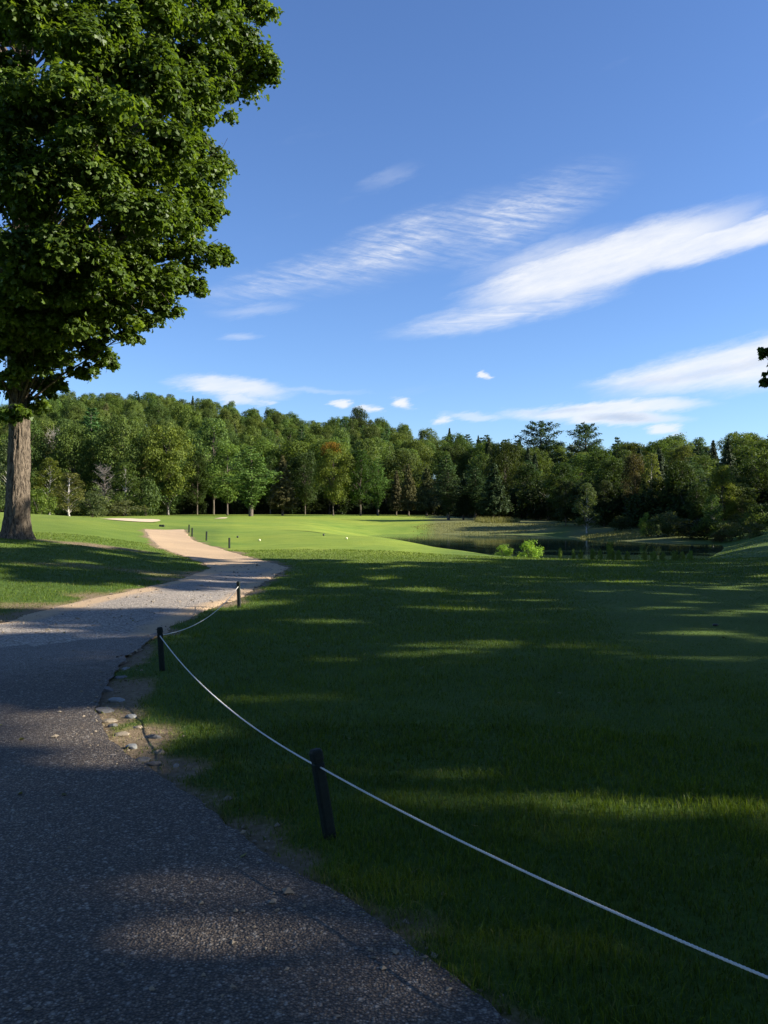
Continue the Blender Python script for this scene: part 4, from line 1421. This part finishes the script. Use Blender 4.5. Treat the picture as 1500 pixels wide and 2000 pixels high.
# ------------------------------------------------------------------ rope fence
def post_mesh(h, w):
    mb = MB()
    n = 16
    rings = [(-0.18, 1.0), (h - 0.075, 1.0), (h - 0.072, 0.90), (h - 0.060, 0.90), (h - 0.057, 1.04), (h - 0.018, 1.04), (h - 0.004, 0.84), (h, 0.5)]
    V, Fc = [], []
    for z, s in rings:
        for k in range(n):
            t = 2 * math.pi * (k + 0.5) / n
            c, sn = math.cos(t), math.sin(t)
            p = 7.0
            q = (abs(c) ** p + abs(sn) ** p) ** (-1 / p)
            V.append((w / 2 * s * q * c, w / 2 * s * q * sn, z))
    for i in range(len(rings) - 1):
        for k in range(n):
            k2 = (k + 1) % n
            Fc.append((i * n + k, i * n + k2, (i + 1) * n + k2, (i + 1) * n + k))
    Fc.append(tuple(range((len(rings) - 1) * n, len(rings) * n)))
    mb.add(V, Fc)
    return mb.mesh('rope_post', M['post'], False)


def torus(mb, c, rx, r, axis, n=18, m=8):
    V, Fc = [], []
    for i in range(n):
        t = 2 * math.pi * i / n
        for j in range(m):
            u = 2 * math.pi * j / m
            q = rx + r * math.cos(u)
            p = (r * math.sin(u), q * math.cos(t), q * math.sin(t)) if axis == 'x' else (q * math.cos(t), r * math.sin(u), q * math.sin(t))
            V.append((c[0] + p[0], c[1] + p[1], c[2] + p[2]))
    for i in range(n):
        for j in range(m):
            Fc.append((i * m + j, ((i + 1) % n) * m + j, ((i + 1) % n) * m + (j + 1) % m, i * m + (j + 1) % m))
    mb.add(V, Fc)


POST_H = 0.465
near_me = post_mesh(POST_H, 0.058)
hole = MB(); torus(hole, (0.031, 0, POST_H - 0.09), 0.011, 0.004, 'x'); torus(hole, (-0.031, 0, POST_H - 0.09), 0.011, 0.004, 'x')
eyelet_me = hole.mesh('eyelet', M['post'])
posts = [((645, 1637), (-0.085, 0.01), 'nearest dark green rope post leaning left beside the road'),
         ((317, 1310), (-0.03, 0.0), 'middle dark green rope post at the bend of the road'),
         ((467, 1187), (-0.015, 0.0), 'farthest roped dark green post, beside the sunlit gravel')]
ptop = []


def set_post(x, y, z, lean, rz, label, group, scale=1.0):
    o = link('rope_post', near_me)
    o.location = (x, y, z)
    o.rotation_euler = (-lean[1] * 2, lean[0] * 1.9, rz)
    o.scale = (1, 1, scale)
    tag(o, label, 'post', group)
    e = link('eyelet', eyelet_me, o)
    bpy.context.view_layer.update()
    return o


def world_pt(o, p):
    return o.matrix_world @ Vector(p)


holes = []
pw = []
for p, lean, lab in posts:
    x, y, z = gp(*p)
    pw.append((x, y, z))
P0 = (1.98, 1.22, 0.0)
line = [P0] + pw
for i, (p, lean, lab) in enumerate(posts):
    a, b = line[i], line[min(i + 2, 3)]
    rz = math.atan2(b[1] - a[1], b[0] - a[0]) if i < 2 else math.atan2(line[3][1] - line[2][1], line[3][0] - line[2][0])
    rz = rz + math.pi / 2 if False else rz
    x, y, z = pw[i]
    o = link('rope_post', near_me)
    o.location = (x, y, z - 0.01)
    o.rotation_euler = Matrix(((1, 0, lean[0] * 1.9), (0, 1, lean[1] * 2), (0, 0, 1))).to_euler() if False else (0, 0, 0)
    q = Vector((lean[0] * 1.95, lean[1] * 1.95, 1)).normalized().to_track_quat('Z', 'Y')
    o.rotation_mode = 'QUATERNION'
    o.rotation_quaternion = Vector((0, 0, 1)).rotation_difference(Vector((lean[0] * 1.95, lean[1] * 1.95, 1))) @ Matrix.Rotation(rz, 3, 'Z').to_quaternion()
    tag(o, lab, 'post', 'roped posts along the road')
    link('eyelet', eyelet_me, o)
    bpy.context.view_layer.update()
    holes.append((world_pt(o, (-0.031, 0, POST_H - 0.09)), world_pt(o, (0.031, 0, POST_H - 0.09))))
o = link('rope_post', near_me)
o.location = P0
tag(o, 'dark green rope post just out of the picture at the lower right', 'post', 'roped posts along the road')
link('eyelet', eyelet_me, o)
h0 = Vector((P0[0], P0[1], POST_H - 0.03))


def order(hs, toward):
    a, b = hs
    return (a, b) if (a - toward).length < (b - toward).length else (b, a)


pts = []


def span(a, b, sag, n):
    return [a.lerp(b, i / n) - Vector((0, 0, 4 * sag * (i / n) * (1 - i / n))) for i in range(n + 1)]


n1 = order(holes[0], h0); n2 = order(holes[1], holes[0][0]); n3 = order(holes[2], holes[1][0])
pts = span(h0, n1[0], 0.085, 260) + span(n1[1], n2[0], 0.115, 260) + span(n2[1], n3[0], 0.16, 160) + [n3[1], n3[1] + Vector((0.02, 0, -0.02)), n3[1] + Vector((0.03, 0, -0.06))]


def rope_mesh(pts, r):
    P = np.array([tuple(p) for p in pts])
    s = np.r_[0, np.cumsum(np.linalg.norm(np.diff(P, axis=0), axis=1))]
    n = int(s[-1] / 0.009)
    u = np.linspace(0, s[-1], n)
    Q = np.stack([np.interp(u, s, P[:, k]) for k in range(3)], 1)
    T = unit(np.gradient(Q, axis=0))
    A = unit(np.cross(T, np.array([0.0, 0, 1]))); B = np.cross(T, A)
    Vs, Fs, base = [], [], 0
    sides = 6
    for k in range(3):
        ph = u / 0.042 * 2 * math.pi + k * 2.094
        Cc = Q + (A * np.cos(ph)[:, None] + B * np.sin(ph)[:, None]) * r * 0.52
        t = np.linspace(0, 2 * math.pi, sides, endpoint=False)
        ring = Cc[:, None] + (A[:, None] * np.cos(t)[None, :, None] + B[:, None] * np.sin(t)[None, :, None]) * r * 0.58
        Vs.append(ring.reshape(-1, 3))
        i, j = np.meshgrid(np.arange(n - 1), np.arange(sides), indexing='ij')
        a = (i * sides + j).ravel() + base; b = (i * sides + (j + 1) % sides).ravel() + base
        Fs.append(np.stack([a, b, b + sides, a + sides], 1))
        base += n * sides
    Fq = np.vstack(Fs)
    return mesh_np('rope', np.vstack(Vs), Fq.ravel(), np.full(len(Fq), 4), M['rope'], True)


tag(link('rope', rope_mesh(pts, 0.0047)), 'thin white rope slung from post to post along the lawn edge', 'rope')

# short posts along the far path
far_post = [((448, 1071), 'short dark post nearest the tee, first beside the sandy path'), ((403, 1056), 'short dark post second along the sandy path'),
            ((375, 1048), 'short dark post third along the sandy path'), ((369, 1040), 'short dark post at the far end of the sandy path')]
for p, lab in far_post:
    x, y, z = gp(*p)
    o = link('path_post', near_me)
    o.location = (x, y, z)
    o.rotation_euler = (random.uniform(-.03, .03), random.uniform(-.03, .03), random.random())
    o.scale = (1.15, 1.15, 0.95)
    tag(o, lab, 'post', 'short posts along the sandy path')
    link('eyelet', eyelet_me, o)


def ball_marker(px, py, r, m, lab):
    x, y, z = gp(px, py)
    mb = MB()
    n, k = 10, 14
    V, Fc = [], []
    for i in range(1, n):
        t = math.pi * i / n
        for j in range(k):
            u = 2 * math.pi * j / k
            V.append((r * math.sin(t) * math.cos(u), r * math.sin(t) * math.sin(u), r + r * math.cos(t)))
    top = len(V); V.append((0, 0, 2 * r)); bot = len(V); V.append((0, 0, 0))
    for i in range(n - 2):
        for j in range(k):
            Fc.append((i * k + j, i * k + (j + 1) % k, (i + 1) * k + (j + 1) % k, (i + 1) * k + j))
    for j in range(k):
        Fc.append((top, (j + 1) % k, j)); Fc.append((bot, (n - 2) * k + j, (n - 2) * k + (j + 1) % k))
    mb.add(V, Fc)
    o = link('tee_marker', mb.mesh('tee_marker', m))
    o.location = (x, y, z + 0.012)
    tag(o, lab, 'tee marker', 'tee markers')
    sp = MB(); sp.tube([(0, 0, 0.02), (0, 0, -0.14)], [0.012, 0.004], 6)
    link('spike', sp.mesh('spike', M['marker_dark']), o)


ball_marker(507, 1057.5, 0.052, M['marker_pale'], 'pale yellow ball tee marker on the left of the tee')
ball_marker(677, 1054, 0.052, M['marker_pale'], 'pale yellow ball tee marker on the right of the tee')
ball_marker(464, 1051, 0.055, M['marker_dark'], 'small dark tee marker left of the pale left one')
ball_marker(632, 1047, 0.055, M['marker_dark'], 'small dark tee marker behind the pale right one')


def double_box(px, py, w, lab, name):
    x, y, z = gp(px, py)
    root = empty(name, (x, y, z))
    tag(root, lab, 'tee block')
    for s in (-1, 1):
        mb = MB()
        a, h = w * 0.22, w * 0.42
        V = [(s * w * .26 + sx * a * k, sy * a * k, zz) for zz, k in ((-0.02, 1), (h * .85, 1), (h, .8)) for sx, sy in ((-1, -1), (1, -1), (1, 1), (-1, 1))]
        Fc = [(0, 1, 2, 3), (8, 9, 10, 11)]
        for i in range(2):
            for k in range(4):
                Fc.append((i * 4 + k, i * 4 + (k + 1) % 4, i * 4 + 4 + (k + 1) % 4, i * 4 + 4 + k))
        mb.add(V, Fc)
        link('block', mb.mesh('block', M['marker_dark'], False), root)


double_box(316, 1029, 0.34, 'pair of low black blocks on the grass at the path end', 'tee_block')

# dark clod on the lawn at the right
def rock_mesh(seed, sx, sy, sz, matl, name='stone', sub=2, nzs=0.22):
    rg = np.random.default_rng(seed)
    bm = bmesh.new()
    bmesh.ops.create_icosphere(bm, subdivisions=sub, radius=1)
    ax = unit(rg.normal(size=(9, 3))); lim = rg.uniform(0.55, 0.92, 9)
    for v in bm.verts:
        p = np.array(v.co)
        for a_, l_ in zip(ax, lim):
            dd = p @ a_
            if dd > l_: p = p - a_ * (dd - l_) * 0.9
        p = p + rg.normal(size=3) * 0.02
        v.co = (p[0] * sx, p[1] * sy, p[2] * sz)
    me = bpy.data.meshes.new(name)
    bm.to_mesh(me); bm.free()
    me.materials.append(matl)
    return me


# stones set along the crumbling road edge
STONES = [((208, 1345), .11, .16, .05, 'stone', 'dark flat stone beside the pale slab at the road edge'), ((228, 1366), .12, .10, .045, 'pale_stone', 'smooth pale slab lying in the road edge below the second post'),
          ((205, 1385), .13, .12, .05, 'stone', 'dark broad stone below the pale slab'), ((236, 1322), .10, .14, .04, 'stone', 'small dark stone above the pale slab'),
          ((244, 1305), .08, .10, .04, 'pale_stone', 'small pale stone farthest up the row'), ((214, 1405), .10, .05, .03, 'tan_stone', 'thin tan stone at the bend of the road'),
          ((256, 1398), .08, .05, .04, 'pale_stone', 'light stone against the grass at the bend'), ((240, 1432), .09, .07, .035, 'tan_stone', 'tan stone in the middle of the sandy wash'),
          ((258, 1456), .075, .06, .045, 'pale_stone', 'rounded light stone at the foot of the sandy wash'), ((296, 1436), .12, .035, .04, 'stone', 'long grey stone lying along the grass'),
          ((276, 1482), .09, .06, .03, 'stone', 'dark stone touching the asphalt below the sandy wash'), ((312, 1467), .07, .04, .03, 'tan_stone', 'small tan stone in the bare soil'),
          ((344, 1493), .035, .03, .03, 'pale_stone', 'single white pebble on the bare soil'), ((222, 1415), .07, .05, .03, 'stone', 'small grey stone in the sandy wash'),
          ((268, 1418), .07, .05, .03, 'tan_stone', 'brown stone between grass and sandy wash'), ((300, 1490), .12, .03, .03, 'stone', 'thin grey stone lowest in the row')]
for i, (p, sx, sy, sz, mk, lab) in enumerate(STONES):
    x, y, z = gp(*p)
    o = link('stone', rock_mesh(300 + i, sx * 0.72, sy * 0.72, sz * 0.85, M[mk]))
    for f in o.data.polygons: f.use_smooth = False
    o.location = (x, y, z - sz * 0.5)
    o.rotation_euler = (random.uniform(-.12, .12), random.uniform(-.12, .12), random.uniform(-.3, .3))
    tag(o, lab, 'stone', 'stones along the road edge')
x, y, z = gp(1398, 1223)
o = link('earth_clod', rock_mesh(390, .05, .04, .03, M['marker_dark'], 'earth_clod'))
o.location = (x, y, z + 0.015)
tag(o, 'small dark clod lying on the shaded lawn at the right', 'clod')

# pond plants standing in front of the water
PONDP = [(985, 33, 1064, 43.5, (0.19, 0.29, 0.045), 'smaller bright yellow-green bush at the pond edge'), (1037, 46, 1056, 43.0, (0.18, 0.29, 0.045), 'larger bright yellow-green bush at the pond edge')]
for px, wpx, yt, d, c, lab in PONDP:
    x = (px - 750) / F * d
    z = float(height(np.array(x), np.array(d)))
    plant('shrub', (x, d, z), EYE - (yt - 1000) / F * d - z, wpx / F * d, lab, 'bushes at the near pond edge', c, 1)
wd = [(1094, 8, 1075), (1120, 8, 1078), (1134, 9, 1079), (1158, 11, 1077), (1172, 10, 1079), (1192, 16, 1063), (1208, 12, 1080), (1226, 11, 1082), (1258, 12, 1081), (1276, 14, 1082), (1294, 13, 1083), (1318, 18, 1081), (1332, 12, 1083), (1348, 12, 1080)]
for i, (px, wpx, yt) in enumerate(wd):
    d = 36.2 - (0.2 if px > 1200 else 0)
    x = (px - 750) / F * d
    z = float(height(np.array(x), np.array(d)))
    yt -= 5
    lab = 'tallest leafy weed standing against the pond water' if px == 1192 else 'low leafy weed along the near rim of the pond'
    plant('shrub', (x, d, z), max(0.25, EYE - (yt - 1000) / F * d - z), wpx / F * d, lab, None if px == 1192 else 'weeds along the pond rim', (0.14, 0.20, 0.04), i, name='pond_weed')

# ------------------------------------------------------------------ grass and loose gravel
def blades(name, x, y, z, h, w, tint, lean, rg, matl, bent):
    n = len(x)
    t = rg.random(n) * 2 * math.pi
    ax, ay = np.cos(t), np.sin(t)
    t2 = rg.random(n) * 2 * math.pi
    lx, ly = np.cos(t2) * lean * h, np.sin(t2) * lean * h
    B = np.stack([x, y, z], 1)
    sd = np.stack([ax * w / 2, ay * w / 2, np.zeros(n)], 1)
    tip = B + np.stack([lx, ly, h * np.sqrt(np.clip(1 - 0.6 * lean ** 2, 0.1, 1))], 1)
    if not bent:
        V = np.stack([B - sd, B + sd, tip], 1).reshape(-1, 3)
        return V, np.arange(3 * n), np.full(n, 3), np.repeat(tint, 3)
    mid = B + np.stack([lx * 0.32, ly * 0.32, h * 0.58], 1)
    V = np.stack([B - sd, B + sd, mid + sd * 0.8, mid - sd * 0.8, tip], 1).reshape(-1, 3)
    k = np.arange(n)[:, None] * 5
    q = (k + np.array([0, 1, 2, 3])).ravel(); tr = (k + np.array([3, 2, 4])).ravel()
    flat = np.concatenate([q.reshape(n, 4), tr.reshape(n, 3)], 1).ravel()
    cnt = np.tile([4, 3], n)
    return V, flat, cnt, np.repeat(tint, 5)


def sow(d0, d1, dens, rg, th0=-31, th1=31):
    """positions over a wedge of ground with a density that falls with distance"""
    edges = np.exp(np.linspace(math.log(d0), math.log(d1), 30))
    X, Y = [], []
    for a, b in zip(edges[:-1], edges[1:]):
        area = 0.5 * (b * b - a * a) * R(th1 - th0)
        k = int(area * dens((a + b) / 2))
        r = np.sqrt(rg.uniform(a * a, b * b, k)); t = rg.uniform(R(th0), R(th1), k)
        X.append(r * np.sin(t)); Y.append(r * np.cos(t))
    return np.concatenate(X), np.concatenate(Y)


def build_grass():
    rg = np.random.default_rng(21)
    x, y = sow(1.2, 34, lambda d: 7600 * min(1.0, (4.2 / d) ** 1.55), rg)
    dirt, mown, litter, meadow, sd = surface(x, y)
    keep = (sd > -0.01 - 0.05 * rg.random(len(x))) & (dirt < np.where(rg.random(len(x)) < 0.45, rg.uniform(0.3, 1.1, len(x)), rg.uniform(0.15, 0.75, len(x))))
    x, y, dirt, sd = x[keep], y[keep], dirt[keep], sd[keep]
    # a smooth tee on the right of the lawn is cut shorter
    d = np.hypot(x, y)
    z = height(x, y) - 0.012
    clump = fbm(x * 5, y * 5, 3); patch = fbm(x * 0.7, y * 0.7, 3)
    tee = sstep(2.2, 3.6, x - 0.10 * (y - 9)) * sstep(7.5, 9.5, y) * sstep(22, 17, y)
    h = (0.030 + 0.045 * clump + 0.03 * (patch - 0.4)) * rg.uniform(0.6, 1.25, len(x)) * (1 - 0.55 * tee)
    h *= 1 - 0.45 * np.clip(dirt * 1.2, 0, 1)
    w = 0.0034 * np.maximum(1, (d / 4.2)) ** 0.85 * rg.uniform(0.7, 1.3, len(x))
    lean = np.clip(np.abs(rg.normal(0.5, 0.28, len(x))) + 0.5 * dirt, 0.05, 1.2)
    tint = np.clip(rg.normal(0.35 + 0.45 * (patch - 0.3), 0.2), 0, 1)
    dry = rg.random(len(x)) < 0.035 + 0.75 * np.clip(dirt * 1.3, 0, 1)
    for nm, msk, matl in (('lawn_grass', ~dry, M['blade']), ('dry_grass', dry, M['dry_blade'])):
        Vs, Fs, Cs, Ts, base = [], [], [], [], 0
        for bent, sel in ((True, msk & (d < 6.5)), (False, msk & (d >= 6.5))):
            V, f, c, tt = blades(nm, x[sel], y[sel], z[sel], h[sel], w[sel], tint[sel], lean[sel], rg, matl, bent)
            Vs.append(V); Fs.append(f + base); Cs.append(c); Ts.append(tt); base += len(V)
        me = mesh_np(nm, np.vstack(Vs), np.concatenate(Fs), np.concatenate(Cs), matl, False, {'tint': np.concatenate(Ts)})
        o = link(nm, me)
        tag(o, 'short green turf covering the lawn' if nm == 'lawn_grass' else 'straw-coloured dry blades among the turf and along the road edge', 'grass', kind='stuff')
    print('blades', len(x))
    x, y = sow(33, 74, lambda d: 34, rg)
    dirt, mown, litter, meadow, sd = surface(x, y)
    z = height(x, y)
    k_ = (mown < 0.25) & (litter < 0.5) & (z > WATER + 0.04) & (sd > 0.1)
    x, y, z = x[k_], y[k_], z[k_]
    V, f, c, tt = blades('t', x, y, z - 0.02, 0.06 * rg.uniform(0.5, 1.4, len(x)), 0.035 * rg.uniform(0.6, 1.4, len(x)), np.clip(rg.normal(0.5, 0.25, len(x)), 0, 1), np.abs(rg.normal(0.45, 0.25, len(x))), rg, None, False)
    tag(link('rough_grass', mesh_np('rough_grass', V, f, c, M['blade'], False, {'tint': tt})), 'longer rough grass towards the pond', 'grass', kind='stuff')
    # a scatter of fallen leaves
    x, y = sow(1.6, 14, lambda d: 0.9 * min(1, 5 / d), rg)
    z = height(x, y) + np.where(road_sd(x, y)[0] < 0, 0.018, 0.035)
    nrm = rg.normal(size=(len(x), 3)) * 0.35 + np.array([0, 0, 1.0])
    V = leaf_part(np.c_[x, y, z], rg.uniform(0.03, 0.055, len(x)), nrm, rg, LEAF2D)
    tag(link('fallen_leaves', mesh_np('fallen_leaves', V, np.arange(len(V)), np.full(len(x), len(LEAF2D)), M['dry_blade'], False, {'tint': np.repeat(rg.random(len(x)), len(LEAF2D))})),
        'dry fallen leaves scattered over lawn and road', 'leaves', kind='stuff')
    # tall dry grass on the pond banks
    Vs, Fs, Cs, Ts, base = [], [], [], [], 0
    for (p0, p1, d0, d1, k, hh) in ((800, 1110, 88, 104, 9000, .19), (1105, 1290, 67, 78, 6000, .22), (925, 1015, 101, 109, 2500, .75)):
        px = rg.uniform(p0, p1, k); dd = rg.uniform(d0, d1, k)
        xx = (px - 750) / F * dd
        zz = height(xx, dd)
        uu = (px - (p0 + p1) / 2) / ((p1 - p0) / 2); ww = (dd - (d0 + d1) / 2) / ((d1 - d0) / 2)
        ok = (zz > WATER - 0.05) & (uu ** 2 + ww ** 2 + 1.1 * (fbm(xx * 0.4, dd * 0.4, 3) - 0.5) < 0.95)
        xx, dd, zz = xx[ok], dd[ok], zz[ok]
        hh_ = hh * rg.uniform(0.4, 1.1, len(xx))
        V, f, c, tt = blades('t', xx, dd, zz - 0.03, hh_, 0.05 * rg.uniform(0.6, 1.4, len(xx)), rg.random(len(xx)), np.abs(rg.normal(0.3, 0.2, len(xx))), rg, None, False)
        Vs.append(V); Fs.append(f + base); Cs.append(c); Ts.append(tt); base += len(V)
    me = mesh_np('bank_grass', np.vstack(Vs), np.concatenate(Fs), np.concatenate(Cs), M['dry_blade'], False, {'tint': np.concatenate(Ts)})
    tag(link('bank_grass', me), 'tall dry grass growing on the pond banks', 'grass', kind='stuff')


build_grass()


def build_pebbles():
    rg = np.random.default_rng(31)
    x, y = sow(1.3, 26, lambda d: 420 * min(1.0, (3.0 / d) ** 1.5), rg)
    s, s1, s2 = road_sd(x, y)
    n0 = rg.random(len(x))
    edge = np.exp(-np.abs(s) / 0.14)
    keep = ((s < 0.03) & (n0 < 0.10 + 0.35 * (s2 < 0) * (s1 > 0))) | (n0 < 0.75 * edge)
    x, y = x[keep], y[keep]
    s, s1, s2 = road_sd(x, y)
    z = height(x, y) + np.where(s1 < 0, 0.011, np.where(s2 < 0, 0.003, -0.008))
    n = len(x)
    octa = np.array([(1, 0, 0), (0, 1, 0), (-1, 0, 0), (0, -1, 0), (0, 0, 1), (0, 0, -1)], float)
    fc = np.array([(0, 1, 4), (1, 2, 4), (2, 3, 4), (3, 0, 4), (1, 0, 5), (2, 1, 5), (3, 2, 5), (0, 3, 5)])
    sz = rg.lognormal(math.log(0.0075), 0.4, n) * np.maximum(1, np.hypot(x, y) / 5) ** 0.5
    ang = rg.random(n) * 6.283
    V = octa[None] * (1 + 0.35 * rg.normal(size=(n, 6, 1))) * sz[:, None, None] * np.array([1.2, 0.9, 0.6])
    ca, sa = np.cos(ang)[:, None], np.sin(ang)[:, None]
    V = np.stack([V[..., 0] * ca - V[..., 1] * sa, V[..., 0] * sa + V[..., 1] * ca, V[..., 2]], -1) + np.stack([x, y, z + sz * 0.25], 1)[:, None]
    flat = (np.arange(n)[:, None, None] * 6 + fc[None]).ravel()
    me = mesh_np('loose_gravel', V.reshape(-1, 3), flat, np.full(n * 8, 3), M['tan_stone'], False)
    tag(link('loose_gravel', me), 'loose stone chips lying along the road edge', 'gravel', kind='stuff')
    print('pebbles', n)


build_pebbles()

tri = 0
for me in bpy.data.meshes:
    if me.users:
        c = np.zeros(len(me.polygons), np.int32); me.polygons.foreach_get('loop_total', c); tri += int((c - 2).sum())
print('triangles', tri)
